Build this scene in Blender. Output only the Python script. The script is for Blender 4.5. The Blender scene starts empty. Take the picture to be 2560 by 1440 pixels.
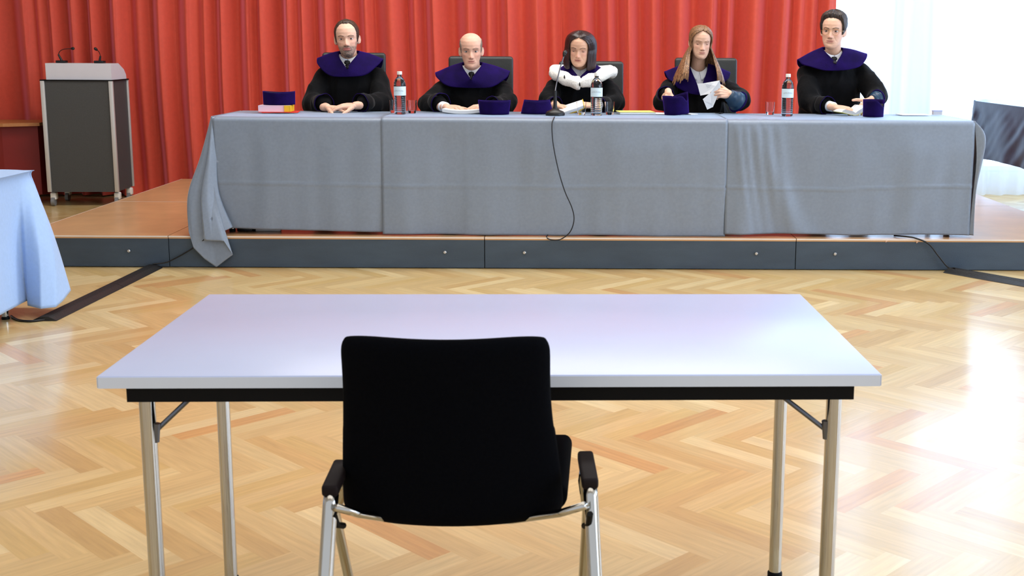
import bpy, bmesh, math, random
import numpy as np
from mathutils import Vector, Matrix, noise
from mathutils.bvhtree import BVHTree
random.seed(7)
PI = math.pi
sc = bpy.context.scene
COL = sc.collection
R = math.radians
def V(*a): return Vector(a if len(a) > 1 else a[0])
def lerp(a, b, t): return a + (b - a) * t
def clamp(x, a=0., b=1.): return max(a, min(b, x))
def sstep(a, b, x):
    t = clamp((x - a) / (b - a)); return t * t * (3 - 2 * t)
def interp(tab, x):
    if x <= tab[0][0]: return tab[0][1:]
    if x >= tab[-1][0]: return tab[-1][1:]
    for p, q in zip(tab, tab[1:]):
        if x <= q[0]:
            t = (x - p[0]) / (q[0] - p[0]); return tuple(lerp(a, b, t) for a, b in zip(p[1:], q[1:]))
def gs(x, s): return math.exp(-(x / s) ** 2)

# ------------------------------------------------------------------ camera
F, PITCH, YAW, ROLL, CH = 2954.2, .16877747, -.01728658, .00738236, 1.40374
CX, CY = 199.26, -101.03
_x = V(math.cos(YAW), math.sin(YAW), 0); _y = V(-math.sin(YAW), math.cos(YAW), 0)
FW = (_y * math.cos(PITCH) - V(0, 0, math.sin(PITCH))); _u = _y * math.sin(PITCH) + V(0, 0, math.cos(PITCH))
RT = _x * math.cos(ROLL) + _u * math.sin(ROLL); UP = -_x * math.sin(ROLL) + _u * math.cos(ROLL)
def at(x, y, Y):
    r = RT * (x - 1280 - CX) - UP * (y - 720 - CY) + FW * F
    k = Y / r.y; return V(r.x * k, Y, CH + r.z * k)
def atz(x, y, Z):
    r = RT * (x - 1280 - CX) - UP * (y - 720 - CY) + FW * F
    k = (Z - CH) / r.z; return V(r.x * k, r.y * k, Z)
cd = bpy.data.cameras.new('camera'); cam = bpy.data.objects.new('camera', cd); COL.objects.link(cam)
cd.sensor_width = 36; cd.lens = F / 2560 * 36; cd.shift_x = -CX / 2560; cd.shift_y = CY / 2560
cam.matrix_world = Matrix(((RT.x, UP.x, -FW.x, 0), (RT.y, UP.y, -FW.y, 0), (RT.z, UP.z, -FW.z, CH), (0, 0, 0, 1)))
cd.clip_start = .05
cd.dof.use_dof = True; cd.dof.focus_distance = 7.8; cd.dof.aperture_fstop = 13
sc.camera = cam

# ------------------------------------------------------------------ materials
def srgb(r, g, b):
    f = lambda c: ((c / 255) / 12.92 if c / 255 <= .04045 else ((c / 255 + .055) / 1.055) ** 2.4)
    return (f(r), f(g), f(b), 1)
MATS = {}
def mat(name, col, rough=.6, metal=0, var=0, vscale=8, bump=0, bscale=60, sheen=0, sheen_col=None, spec=.5, trans=0, ior=1.45, coat=0,
        emit=0, ecol=None, attr=None, stretch=None, sss=0, sheen_rough=.4):
    if name in MATS: return MATS[name]
    m = bpy.data.materials.new(name); m.use_nodes = True; nt = m.node_tree; N = nt.nodes; L = nt.links
    b = N['Principled BSDF']
    c = srgb(*col)
    b.inputs['Roughness'].default_value = rough; b.inputs['Metallic'].default_value = metal
    b.inputs['Specular IOR Level'].default_value = spec; b.inputs['IOR'].default_value = ior
    b.inputs['Transmission Weight'].default_value = trans; b.inputs['Coat Weight'].default_value = coat; b.inputs['Coat Roughness'].default_value = .42 if coat == .8 else .03
    b.inputs['Sheen Weight'].default_value = sheen; b.inputs['Sheen Roughness'].default_value = sheen_rough
    if sheen_col: b.inputs['Sheen Tint'].default_value = srgb(*sheen_col)
    if sss:
        b.inputs['Subsurface Weight'].default_value = sss; b.inputs['Subsurface Scale'].default_value = .01
        b.inputs['Subsurface Radius'].default_value = (1, .4, .2)
    if emit:
        b.inputs['Emission Color'].default_value = srgb(*(ecol or col)); b.inputs['Emission Strength'].default_value = emit
    tc = N.new('ShaderNodeTexCoord'); mp = N.new('ShaderNodeMapping')
    L.new(tc.outputs['Object'], mp.inputs[0])
    if stretch: mp.inputs['Scale'].default_value = stretch
    src = None
    if attr:
        a = N.new('ShaderNodeAttribute'); a.attribute_name = attr; src = a.outputs['Color']
    nz = N.new('ShaderNodeTexNoise'); nz.inputs['Scale'].default_value = vscale; nz.inputs['Detail'].default_value = 4
    L.new(mp.outputs[0], nz.inputs[0])
    mx = N.new('ShaderNodeMix'); mx.data_type = 'RGBA'; mx.blend_type = 'MULTIPLY'; mx.inputs['Factor'].default_value = 1
    rp = N.new('ShaderNodeMapRange'); rp.inputs['From Min'].default_value = .3; rp.inputs['From Max'].default_value = .7
    rp.inputs['To Min'].default_value = 1 - var; rp.inputs['To Max'].default_value = 1 + var
    L.new(nz.outputs['Fac'], rp.inputs[0])
    if src: L.new(src, mx.inputs['A'])
    else: mx.inputs['A'].default_value = c
    L.new(rp.outputs[0], mx.inputs['B']); L.new(mx.outputs['Result'], b.inputs['Base Color'])
    if bump:
        n2 = N.new('ShaderNodeTexNoise'); n2.inputs['Scale'].default_value = bscale; n2.inputs['Detail'].default_value = 3
        L.new(mp.outputs[0], n2.inputs[0])
        bp = N.new('ShaderNodeBump'); bp.inputs['Strength'].default_value = bump; bp.inputs['Distance'].default_value = .01
        L.new(n2.outputs['Fac'], bp.inputs['Height']); L.new(bp.outputs[0], b.inputs['Normal'])
    MATS[name] = m; return m

M_red = mat('red curtain cloth', (198, 72, 50), .7, var=.05, vscale=30, bump=.15, bscale=300, sheen=1.0, sheen_col=(255, 150, 175), sheen_rough=.4)
M_cloth = mat('grey tablecloth', (113, 128, 147), .55, spec=.9, coat=.8, var=.06, vscale=60, bump=.25, bscale=900, sheen=.9, sheen_col=(225, 240, 255), sheen_rough=.22)
M_cloth2 = mat('pale blue tablecloth', (158, 186, 226), .9, var=.03, vscale=60, bump=.2, bscale=900, sheen=.5, sheen_rough=.22)
M_white = mat('white laminate', (190, 200, 230), .30, var=.01, spec=.42)
M_edge = mat('grey table edge', (196, 204, 216), .4)
M_black = mat('black painted metal', (6, 6, 7), .6, spec=.15)
M_chrome = mat('chrome tube', (176, 174, 168), .09, metal=1, var=.03)
M_fabric = mat('black chair fabric', (4, 5, 8), .95, var=.2, vscale=200, bump=.2, bscale=700, spec=.05)
M_arm = mat('dark brown armrest plastic', (20, 11, 12), .7, spec=.2)
M_leather = mat('black leather', (34, 38, 38), .42, var=.1, vscale=20, bump=.15, bscale=200)
M_fascia = mat('slate blue fascia board', (58, 73, 88), .55, var=.12, vscale=7, bump=.15, bscale=250, stretch=(.6, 1, 2))
M_deck = mat('brown hardboard deck', (200, 156, 110), .28, var=.1, vscale=5, bump=.02, bscale=80, spec=.8)
M_lip = mat('pale deck edge', (226, 218, 210), .5)
M_podium = mat('charcoal laminate', (66, 67, 66), .6, var=.1, vscale=120)
M_podw = mat('pale grey laminate', (205, 203, 208), .5, var=.02)
M_alu = mat('matt aluminium rail', (196, 194, 190), .35, metal=.35)
M_rubber = mat('black rubber', (18, 17, 17), .5, var=.3, vscale=90, bump=.3, bscale=150)
M_cable = mat('black cable', (8, 8, 9), .4)
M_wine = mat('wine red panel', (118, 16, 10), .5, var=.12, vscale=3)
M_wood = mat('light brown wood top', (170, 112, 62), .4, var=.1, vscale=14, stretch=(.3, 4, 4))
M_robe = mat('black robe cloth', (9, 9, 11), .85, var=.2, vscale=14, bump=.2, bscale=60, sheen=.06, spec=.15)
M_velvet = mat('purple velvet', (22, 6, 64), .8, var=.35, vscale=12, bump=.15, bscale=140, sheen=.6, sheen_col=(96, 40, 220), sheen_rough=.3, spec=.1)
M_satin = mat('dark teal satin', (26, 58, 84), .38, var=.2, vscale=12)
M_shirt = mat('white shirt cotton', (236, 238, 244), .8, var=.02)
M_tie = mat('black tie', (9, 9, 11), .5)
M_blacksoft = mat('black soft cloth', (8, 9, 14), .8)
M_fur = mat('white ermine fur', (250, 247, 240), .95, var=.04, vscale=40, bump=.5, bscale=220, sheen=.4)
M_paper = mat('white paper', (238, 238, 238), .7, var=.02)
M_pages = mat('stacked page edges', (225, 226, 226), .8, var=.08, vscale=30, stretch=(1, 1, 40))
M_pink = mat('pale pink cover', (240, 214, 226), .6)
M_yellow = mat('yellow cover', (238, 196, 40), .5)
M_paleyel = mat('pale yellow pad cover', (228, 222, 120), .6)
M_redfold = mat('red folder card', (206, 52, 44), .5)
M_wheel = mat('grey wheel rubber', (120, 122, 124), .5)
M_pvc = mat('white plastic', (222, 222, 216), .4)
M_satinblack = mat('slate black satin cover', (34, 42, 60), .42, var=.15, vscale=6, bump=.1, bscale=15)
M_cover_lit = mat('slate cover top with painted sheen', (130, 152, 180), .3, var=.1, vscale=8)  # same slate cover; light on its top is put into a paler colour
M_wall = mat('off white plaster', (222, 218, 210), .9, var=.02)
M_gold = mat('thin gold metal', (190, 150, 100), .3, metal=1)
M_lavender = mat('pale lavender card', (176, 184, 226), .6)
M_trouser = mat('dark trousers', (20, 21, 26), .9)
M_greytext = mat('grey print', (150, 160, 170), .7)
M_glass = mat('clear glass', (255, 255, 255), .02, trans=1, ior=1.25)
M_bottle = mat('water filled clear bottle', (226, 240, 252), .03, trans=1, ior=1.36)
M_label = mat('pale bottle label', (214, 234, 242), .6)
M_mic = mat('black microphone plastic', (14, 14, 16), .4)
M_goose = mat('grey gooseneck metal', (96, 98, 104), .3, metal=1)
M_screw = mat('zinc bolt', (190, 192, 194), .3, metal=1)
M_chip = mat('pale chipped board', (214, 176, 150), .8)

def mat_floor():
    m = bpy.data.materials.new('oak herringbone parquet'); m.use_nodes = True; nt = m.node_tree; N = nt.nodes; L = nt.links
    b = N['Principled BSDF']; b.inputs['Roughness'].default_value = .36; b.inputs['Specular IOR Level'].default_value = .5
    b.inputs['Coat Weight'].default_value = .62; b.inputs['Coat Roughness'].default_value = .15; b.inputs['Coat IOR'].default_value = 1.68
    a = N.new('ShaderNodeAttribute'); a.attribute_name = 'plank'
    uv = N.new('ShaderNodeUVMap'); mp = N.new('ShaderNodeMapping'); mp.inputs['Scale'].default_value = (2.2, 30, 1)
    L.new(uv.outputs[0], mp.inputs[0])
    nz = N.new('ShaderNodeTexNoise'); nz.inputs['Scale'].default_value = 2.2; nz.inputs['Detail'].default_value = 6; L.new(mp.outputs[0], nz.inputs[0])
    rp = N.new('ShaderNodeMapRange'); rp.inputs['From Min'].default_value = .3; rp.inputs['From Max'].default_value = .7
    rp.inputs['To Min'].default_value = .88; rp.inputs['To Max'].default_value = 1.1; L.new(nz.outputs['Fac'], rp.inputs[0])
    mx = N.new('ShaderNodeMix'); mx.data_type = 'RGBA'; mx.blend_type = 'MULTIPLY'; mx.inputs['Factor'].default_value = 1
    L.new(a.outputs['Color'], mx.inputs['A']); L.new(rp.outputs[0], mx.inputs['B']); L.new(mx.outputs['Result'], b.inputs['Base Color'])
    tc = N.new('ShaderNodeTexCoord'); n2 = N.new('ShaderNodeTexNoise'); n2.inputs['Scale'].default_value = 5; n2.inputs['Detail'].default_value = 3
    L.new(tc.outputs['Object'], n2.inputs[0])
    bp = N.new('ShaderNodeBump'); bp.inputs['Strength'].default_value = .018; bp.inputs['Distance'].default_value = .02
    L.new(n2.outputs['Fac'], bp.inputs['Height']); L.new(bp.outputs[0], b.inputs['Normal'])
    L.new(bp.outputs[0], b.inputs['Coat Normal'])
    return m
def mat_sheer():
    m = bpy.data.materials.new('white sheer curtain'); m.use_nodes = True; nt = m.node_tree; N = nt.nodes; L = nt.links
    N.remove(N['Principled BSDF']); out = N['Material Output']
    d = N.new('ShaderNodeBsdfDiffuse'); d.inputs[0].default_value = (.82, .86, .92, 1)
    t = N.new('ShaderNodeBsdfTranslucent'); t.inputs[0].default_value = (.80, .89, 1, 1)
    p = N.new('ShaderNodeBsdfTransparent'); p.inputs[0].default_value = (.95, .97, 1, 1)
    m1 = N.new('ShaderNodeMixShader'); m1.inputs[0].default_value = .6; L.new(d.outputs[0], m1.inputs[1]); L.new(t.outputs[0], m1.inputs[2])
    m2 = N.new('ShaderNodeMixShader'); m2.inputs[0].default_value = .42; L.new(m1.outputs[0], m2.inputs[1]); L.new(p.outputs[0], m2.inputs[2])
    L.new(m2.outputs[0], out.inputs[0]); return m
def mat_sky(name, col, s):
    m = bpy.data.materials.new(name); m.use_nodes = True; nt = m.node_tree; N = nt.nodes; L = nt.links
    N.remove(N['Principled BSDF']); e = N.new('ShaderNodeEmission'); e.inputs[0].default_value = srgb(*col); e.inputs[1].default_value = s
    L.new(e.outputs[0], N['Material Output'].inputs[0]); return m
M_floor = mat_floor(); M_sheer = mat_sheer()

# ------------------------------------------------------------------ mesh helpers
def tag(o, label=None, cat=None, group=None, kind=None):
    if label: o['label'] = label
    if cat: o['category'] = cat
    if group: o['group'] = group
    if kind: o['kind'] = kind
    return o
def empty(name, loc, label, cat, group=None):
    o = bpy.data.objects.new(name, None); o.empty_display_size = .05; COL.objects.link(o); o.location = loc
    return tag(o, label, cat, group)
def worldloc(o):
    v = V(0, 0, 0)
    while o: v += o.location; o = o.parent
    return v
class MB:
    def __init__(s, xf=None): s.bm = bmesh.new(); s.xf = xf; s.keep_xf = xf
    def box(s, c, d, rot=None, bev=0, seg=2):
        g = bmesh.ops.create_cube(s.bm, size=1)['verts']
        M = Matrix.Translation(V(*c)) @ (rot.to_4x4() if rot else Matrix()) @ Matrix.Diagonal((*d, 1))
        bmesh.ops.transform(s.bm, matrix=M, verts=g)
        if bev:
            es = list({e for v in g for e in v.link_edges})
            bmesh.ops.bevel(s.bm, geom=es, offset=bev, segments=seg, affect='EDGES', profile=.5)
        return s
    def tube(s, pts, r, n=10, closed=False, cap=True, flat=1., upv=None):
        pts = [V(*p) for p in pts]; k = len(pts)
        rs = r if isinstance(r, (list, tuple)) else [r] * k
        rings = []; prev = None
        for i, p in enumerate(pts):
            if closed: t = pts[(i + 1) % k] - pts[i - 1]
            else: t = pts[min(i + 1, k - 1)] - pts[max(i - 1, 0)]
            t.normalize()
            if prev is None:
                a = V(*upv) if upv else (V(0, 0, 1) if abs(t.z) < .9 else V(0, 1, 0))
            else: a = prev
            a = (a - t * a.dot(t)).normalized(); prev = a; b = t.cross(a)
            rings.append([s.bm.verts.new(p + (a * math.cos(q) * flat + b * math.sin(q)) * rs[i]) for q in [2 * PI * j / n for j in range(n)]])
        for i in range(k if closed else k - 1):
            A, B = rings[i], rings[(i + 1) % k]
            for j in range(n): s.bm.faces.new((A[j], A[(j + 1) % n], B[(j + 1) % n], B[j]))
        if cap and not closed:
            s.bm.faces.new(rings[0][::-1]); s.bm.faces.new(rings[-1])
        return s
    def lathe(s, prof, c=(0, 0, 0), n=32, sx=1., sy=1.):
        c = V(*c); rings = []
        for r, z in prof:
            if r < 1e-6: rings.append([s.bm.verts.new(c + V(0, 0, z))])
            else: rings.append([s.bm.verts.new(c + V(r * sx * math.cos(2 * PI * j / n), r * sy * math.sin(2 * PI * j / n), z)) for j in range(n)])
        for A, B in zip(rings, rings[1:]):
            for j in range(n):
                k = (j + 1) % n
                if len(A) == 1 and len(B) == 1: continue
                if len(A) == 1: s.bm.faces.new((A[0], B[k], B[j]))
                elif len(B) == 1: s.bm.faces.new((A[j], A[k], B[0]))
                else: s.bm.faces.new((A[j], A[k], B[k], B[j]))
        return s
    def grid(s, fn, nu, nv, closed_u=False):
        g = [[s.bm.verts.new(fn(i / (nu if closed_u else nu - 1), j / (nv - 1))) for j in range(nv)] for i in range(nu)]
        for i in range(nu if closed_u else nu - 1):
            for j in range(nv - 1):
                a, b = g[i], g[(i + 1) % nu]
                s.bm.faces.new((a[j], b[j], b[j + 1], a[j + 1]))
        return g
    def prism(s, pts, d):
        """polygon pts (3D) extruded by vector d"""
        d = V(*d); A = [s.bm.verts.new(V(*p)) for p in pts]; B = [s.bm.verts.new(V(*p) + d) for p in pts]
        n = len(A); s.bm.faces.new(A[::-1]); s.bm.faces.new(B)
        for i in range(n): s.bm.faces.new((A[i], A[(i + 1) % n], B[(i + 1) % n], B[i]))
        return s
    def ball(s, c, r, M=None, sub=2):
        g = bmesh.ops.create_icosphere(s.bm, subdivisions=sub, radius=1)['verts']
        rr = r if isinstance(r, (tuple, list)) else (r, r, r)
        T = Matrix.Translation(V(*c)) @ (M.to_4x4() if M else Matrix()) @ Matrix.Diagonal((*rr, 1))
        bmesh.ops.transform(s.bm, matrix=T, verts=g); return s
    def chain(s, pts, sub=2, n=14):
        """union of balls and tapered cones: list of (point, radius)"""
        for p, r in pts: s.ball(p, r, sub=sub)
        for (p, r), (q, t) in zip(pts, pts[1:]): s.tube([p, q], [r, t], n=n)
        return s
    def data(s, name, smooth=40):
        bmesh.ops.recalc_face_normals(s.bm, faces=s.bm.faces)
        me = bpy.data.meshes.new(name); s.bm.to_mesh(me); s.bm.free()
        if smooth:
            me.shade_smooth()
            if smooth < 180: me.set_sharp_from_angle(angle=R(smooth))
        return me
    def build(s, name, m, parent=None, smooth=40, loc=None):
        """vertices are in world coordinates; loc = origin of a top-level mesh"""
        off = worldloc(parent) if parent else (V(*loc) if loc is not None else V(0, 0, 0))
        bmesh.ops.translate(s.bm, vec=-off, verts=s.bm.verts)
        if s.xf:
            pass
        me = s.data(name, smooth); me.materials.append(m)
        o = bpy.data.objects.new(name, me); COL.objects.link(o)
        if parent: o.parent = parent
        else: o.location = off
        return o
def rotated(mb, ang, piv):
    bmesh.ops.rotate(mb.bm, cent=V(*piv), matrix=Matrix.Rotation(ang, 3, 'Z'), verts=mb.bm.verts); return mb
def solid(o, t, offset=0):
    md = o.modifiers.new('thickness', 'SOLIDIFY'); md.thickness = t; md.offset = offset; return o
def subsurf(o, n=1):
    md = o.modifiers.new('subdivision', 'SUBSURF'); md.levels = n; md.render_levels = n; return o
def dup(o, loc=None, label=None, parent=None, name=None):
    c = o.copy(); COL.objects.link(c)
    if parent: c.parent = parent
    if loc is not None: c.location = loc
    if label: c['label'] = label
    for ch in [x for x in COL.objects if x.parent == o]: dup(ch, parent=c)
    return c
def remeshed(mb, vox, smooth_it=4, name='m'):
    me = mb.data(name, 0); o = bpy.data.objects.new('tmp', me); COL.objects.link(o)
    md = o.modifiers.new('r', 'REMESH'); md.mode = 'VOXEL'; md.voxel_size = vox
    if smooth_it:
        sm = o.modifiers.new('s', 'SMOOTH'); sm.factor = .5; sm.iterations = smooth_it
    dg = bpy.context.evaluated_depsgraph_get(); dg.update()
    m2 = bpy.data.meshes.new_from_object(o.evaluated_get(dg)); bpy.data.objects.remove(o); bpy.data.meshes.remove(me)
    m2.name = name; m2.shade_smooth(); return m2
def co_get(me):
    a = np.empty(len(me.vertices) * 3, dtype=np.float32); me.vertices.foreach_get('co', a); return a.reshape(-1, 3)
def link_mesh(name, me, m, parent):
    a = co_get(me); a -= np.array(worldloc(parent), dtype=np.float32); me.vertices.foreach_set('co', a.ravel()); me.update()
    me.materials.append(m); o = bpy.data.objects.new(name, me); COL.objects.link(o); o.parent = parent; return o

# ------------------------------------------------------------------ the room
XL, XR, YB, YN, ZC = -7.0, 7.2, 11.45, -1.6, 4.8
def herringbone():
    L_, n = .474, 6; w = L_ / n; bm = bmesh.new(); uvl = bm.loops.layers.uv.new('UVMap'); cl = bm.loops.layers.float_color.new('plank')
    rng = random.Random(11); c45 = math.cos(PI / 4)
    def rect(x0, y0, dx, dy, horiz):
        P = [(x0, y0), (x0 + dx, y0), (x0 + dx, y0 + dy), (x0, y0 + dy)]
        Q = [((x + y) * c45, (x - y) * c45 + .12) for x, y in P]
        if max(q[0] for q in Q) < XL or min(q[0] for q in Q) > XR or max(q[1] for q in Q) < YN or min(q[1] for q in Q) > YB: return
        vs = [bm.verts.new((a, b, 0)) for a, b in Q]; f = bm.faces.new(vs)
        t = rng.random(); base = srgb(212, 180, 122)
        if t < .10: base = srgb(226, 200, 146)
        elif t < .3: base = srgb(218, 189, 132)
        elif t < .45: base = srgb(204, 168, 108)
        elif t < .50: base = srgb(205, 158, 98)
        elif t < .6: base = srgb(208, 175, 112)
        k = .94 + .1 * rng.random(); o = rng.random() * 50
        u = [(0, 0), (1, 0), (1, 1), (0, 1)]
        for lp, (a, b) in zip(f.loops, u):
            s_, t_ = (a * dx, b * dy) if horiz else (b * dy, a * dx)
            lp[uvl].uv = (s_ + o, t_ + o * .37); lp[cl] = (base[0] * k, base[1] * k, base[2] * k, 1)
    for i in range(-90, 90):
        for j in range(-8, 22):
            x0 = i * w + j * L_; y0 = i * w - j * L_
            rect(x0, y0, L_, w, True); rect(x0 - w, y0, w, L_, False)
    me = bpy.data.meshes.new('floor'); bm.to_mesh(me); bm.free(); me.materials.append(M_floor)
    o = bpy.data.objects.new('floor', me); COL.objects.link(o); tag(o, kind='structure')
herringbone()
MB().box(((XL + XR) / 2, (YB + YN) / 2, -.06), (XR - XL, YB - YN, .1)).build('floor_base', M_wood); tag(COL.objects['floor_base'], kind='structure')
COL.objects['floor_base'].name = 'floor_slab_1'  # base slab lying under the parquet planks
def wallpiece(name, c, d): return tag(MB().box(c, d).build(name, M_wall), kind='structure')
wallpiece('ceiling', ((XL + XR) / 2, (YB + YN) / 2, ZC + .05), (XR - XL, YB - YN, .1))
wallpiece('wall_left', (XL - .05, (YB + YN) / 2, ZC / 2), (.1, YB - YN, ZC))
# back wall: solid behind the red curtain, window openings behind the sheer
WB = [(2.42, 3.10), (3.42, 4.6), (4.8, 6.6)]; zs, zt = .22, 4.5
mb = MB(); xs = [XL] + [v for p in WB for v in p] + [XR]
for i in range(0, len(xs), 2): mb.box(((xs[i] + xs[i + 1]) / 2, YB + .1, ZC / 2), (xs[i + 1] - xs[i], .2, ZC))
for a, b in WB:
    mb.box(((a + b) / 2, YB + .1, zs / 2), (b - a, .2, zs)); mb.box(((a + b) / 2, YB + .1, (ZC + zt) / 2), (b - a, .2, ZC - zt))
tag(mb.build('wall_back', M_wall), kind='structure')
WR = [(-1.2, 1.2), (1.8, 4.2), (4.8, 7.2), (7.8, 10.2)]; zs2, zt2 = .8, 4.2
mb = MB(); ys = [YN] + [v for p in WR for v in p] + [YB]
for i in range(0, len(ys), 2): mb.box((XR + .1, (ys[i] + ys[i + 1]) / 2, ZC / 2), (.2, ys[i + 1] - ys[i], ZC))
for a, b in WR:
    mb.box((XR + .1, (a + b) / 2, zs2 / 2), (.2, b - a, zs2)); mb.box((XR + .1, (a + b) / 2, (ZC + zt2) / 2), (.2, b - a, ZC - zt2))
tag(mb.build('wall_right', M_wall), kind='structure')
M_day = mat_sky('bright overcast daylight', (190, 220, 255), 6.0); M_day2 = mat_sky('cool daylight', (206, 226, 255), 8.0)
wn = 0
def window(c, w, h, axis, m):
    global wn; wn += 1
    root = bpy.data.objects.new('window_%d' % wn, None); COL.objects.link(root); root.location = c; tag(root, kind='structure')
    u = V(1, 0, 0) if axis == 'x' else V(0, 1, 0); n = V(0, 1, 0) if axis == 'x' else V(1, 0, 0)
    def bx(mb, a, z, la, lz, t, dn=0):
        p = V(*c) + u * a + V(0, 0, z) + n * dn; d = (la, t, lz) if axis == 'x' else (t, la, lz); mb.box(p, d)
    fr = MB()
    for s_ in (-1, 1): bx(fr, s_ * (w / 2 - .03), 0, .06, h, .08)
    for z in (-h / 2 + .03, h / 2 - .03, h * .2): bx(fr, 0, z, w - .12, .05, .07)
    if w > 1: bx(fr, 0, 0, .05, h - .1, .075)
    fr.build('window_frame', M_pvc, root)
    pn = MB(); bx(pn, 0, 0, w - .1, h - .1, .006, .06); pn.build('pane', m, root)
for a, b in WB: window(((a + b) / 2, YB + .08, (zs + zt) / 2), b - a, zt - zs, 'x', M_day)
for a, b in WR: window((XR + .08, (a + b) / 2, (zs2 + zt2) / 2), b - a, zt2 - zs2, 'y', M_day2)

# ------------------------------------------------------------------ curtains
def xpx(px): return -5.133 + px * .0035981
ridges = [60, 90, 120, 176, 220, 283, 322, 391, 460, 498, 541, 610, 640, 713, 747, 810, 855, 907, 971, 1031, 1074,
          1082 - 0, 1168, 1215, 1262, 1340, 1369, 1455, 1520, 1567, 1632, 1696, 1778, 1821, 1885, 1958, 2001, 2031, 2075]
valleys = [102, 146, 200, 249, 309, 357, 421, 475, 522, 575, 649, 688, 774, 836, 888, 924, 1010, 1050, 1125, 1189, 1240,
           1296, 1357, 1400, 1490, 1541, 1602, 1657, 1735, 1799, 1838, 1925, 1985, 2019, 2050]
prof = sorted([(xpx(p), -1) for p in ridges] + [(xpx(p), 1) for p in valleys])
pr2 = [(-6.9, 1), (-6.7, -1), (-6.4, 1), (-6.15, -1), (-5.9, 1), (-5.7, -1), (-5.5, 1), (-5.3, -1), (-5.1, 1)] + [p for p in prof if p[0] > -5.0]
cl = [pr2[0]]
for p in pr2[1:]:
    if p[0] - cl[-1][0] < .06: continue
    if p[1] == cl[-1][1]: cl.append(((p[0] + cl[-1][0]) / 2, -p[1] * .15)); 
    cl.append(p)
cl.append((2.405, -.2))
def redprof(x):
    for p, q in zip(cl, cl[1:]):
        if x <= q[0]:
            t = clamp((x - p[0]) / (q[0] - p[0])); s_ = (1 - math.cos(PI * t)) / 2
            amp = clamp((q[0] - p[0]) * .68, .03, .09)
            return lerp(p[1], q[1], s_) * amp
    return 0
mb = MB(); nx = 1500
def redfn(u, v):
    x = lerp(-6.9, 2.405, u); z = lerp(.015, 3.9, v)
    k = 1 + .4 * noise.noise(V(x * 1.3, z * .5, 3)); dx = .05 * noise.noise(V(x * .6, z * .45, 1.7)) * (1.5 - z)
    y = redprof(x + dx) * k + .03 * noise.noise(V(x * 2.2, z * .3, 9))
    return V(x, 10.97 + y, z)
mb.grid(redfn, nx, 14)
o = mb.build('curtain', M_red, smooth=180, loc=(-2, 10.97, 0)); tag(o, 'long red pleated stage curtain hanging across the back wall', 'curtain')
mb = MB()
def shfn(u, v):
    x = lerp(2.2, 7.0, u); z = lerp(.03, 3.9, v)
    y = .045 * math.sin(x * 30 + 4 * noise.noise(V(x * 1.3, 0, 1))) * (1.0 - .1 * z) + .05 * noise.noise(V(x * 5, z * .4, 4))
    return V(x, 11.17 + y, z)
mb.grid(shfn, 520, 10)
o = mb.build('sheer_curtain', M_sheer, smooth=180, loc=(4, 11.17, 0)); tag(o, 'white translucent sheer curtain in front of the bright windows', 'curtain')

# ------------------------------------------------------------------ stage
SZ = .2036; SY = 7.415; gaps = .0025
colx = [-3.5, -2.55, -.553, 1.433, 3.40]; rowy = [SY, 9.05, 10.62]
for i in range(4):
    for j in range(2):
        x0, x1, y0, y1 = colx[i] + gaps, colx[i + 1] - gaps, rowy[j] + gaps, rowy[j + 1] - gaps
        side = ['narrow brown stage platform at the left end', 'brown stage platform under the left cloth end', 'brown stage platform under the table microphone', 'pale shining stage platform at the right end'][i]
        root = empty('stage_platform', ((x0 + x1) / 2, (y0 + y1) / 2, 0), side + (', front row with slate fascia' if j == 0 else ', rear row by the curtain'), 'stage', 'stage platforms')
        MB().box(((x0 + x1) / 2, (y0 + y1) / 2, SZ - .009), (x1 - x0, y1 - y0, .018)).build('deck', M_deck, root)
        mb = MB()
        if j == 0: mb.box(((x0 + x1) / 2, y0 + .012, (SZ - .02) / 2 + .003), (x1 - x0, .02, SZ - .024))
        if i == 0: mb.box((x0 + .012, (y0 + y1) / 2 + .012, (SZ - .02) / 2 + .003), (.02, y1 - y0 - .03, SZ - .024))
        if i == 3: mb.box((x1 - .012, (y0 + y1) / 2 + .012, (SZ - .02) / 2 + .003), (.02, y1 - y0 - .03, SZ - .024))
        if j == 1: mb.box(((x0 + x1) / 2, y1 - .012, (SZ - .02) / 2 + .003), (x1 - x0 - .06, .02, SZ - .024))
        mb.build('fascia', M_fascia, root)
        if i == 0: MB().box((x0 - .002, (y0 + y1) / 2, SZ - .005), (.004, y1 - y0, .0104)).build('edge_strip', M_lip, root)
        if j == 1: MB().box(((x0 + x1) / 2, y0 - .0008, SZ - .004), (x1 - x0, .0035, .0092)).build('edge_strip', M_lip, root)
        if j == 0:
            MB().box(((x0 + x1) / 2, y0 - .002, SZ - .005), (x1 - x0, .004, .008)).build('edge_strip', M_lip, root)
            bx = [x0 + .25, x1 - .25] if i else [x1 - .77, x1 - .25]
            for b in bx:
                MB().lathe([(0, -.006), (.0095, -.006), (.0095, -.003), (.007, 0), (0, 0)], n=14).bm
                m_ = MB(); m_.lathe([(0, 0), (.010, 0), (.010, .004), (.007, .007), (0, .007)], n=14)
                bmesh.ops.rotate(m_.bm, cent=(0, 0, 0), matrix=Matrix.Rotation(PI / 2, 3, 'X'), verts=m_.bm.verts)
                bmesh.ops.translate(m_.bm, vec=(b, y0, .105), verts=m_.bm.verts); m_.build('bolt', M_screw, root)
        if i == 3 and j == 0:
            for p in ((2216, 602), (2293, 604)):
                q = at(*p, y0 - .001); MB().prism([q + V(-.008, -.002, .009), q + V(.008, -.002, .009), q + V(.009, -.002, 0), q + V(-.004, -.002, -.011)], (0, .002, 0)).build('chipped_edge', M_chip, root)

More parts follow.
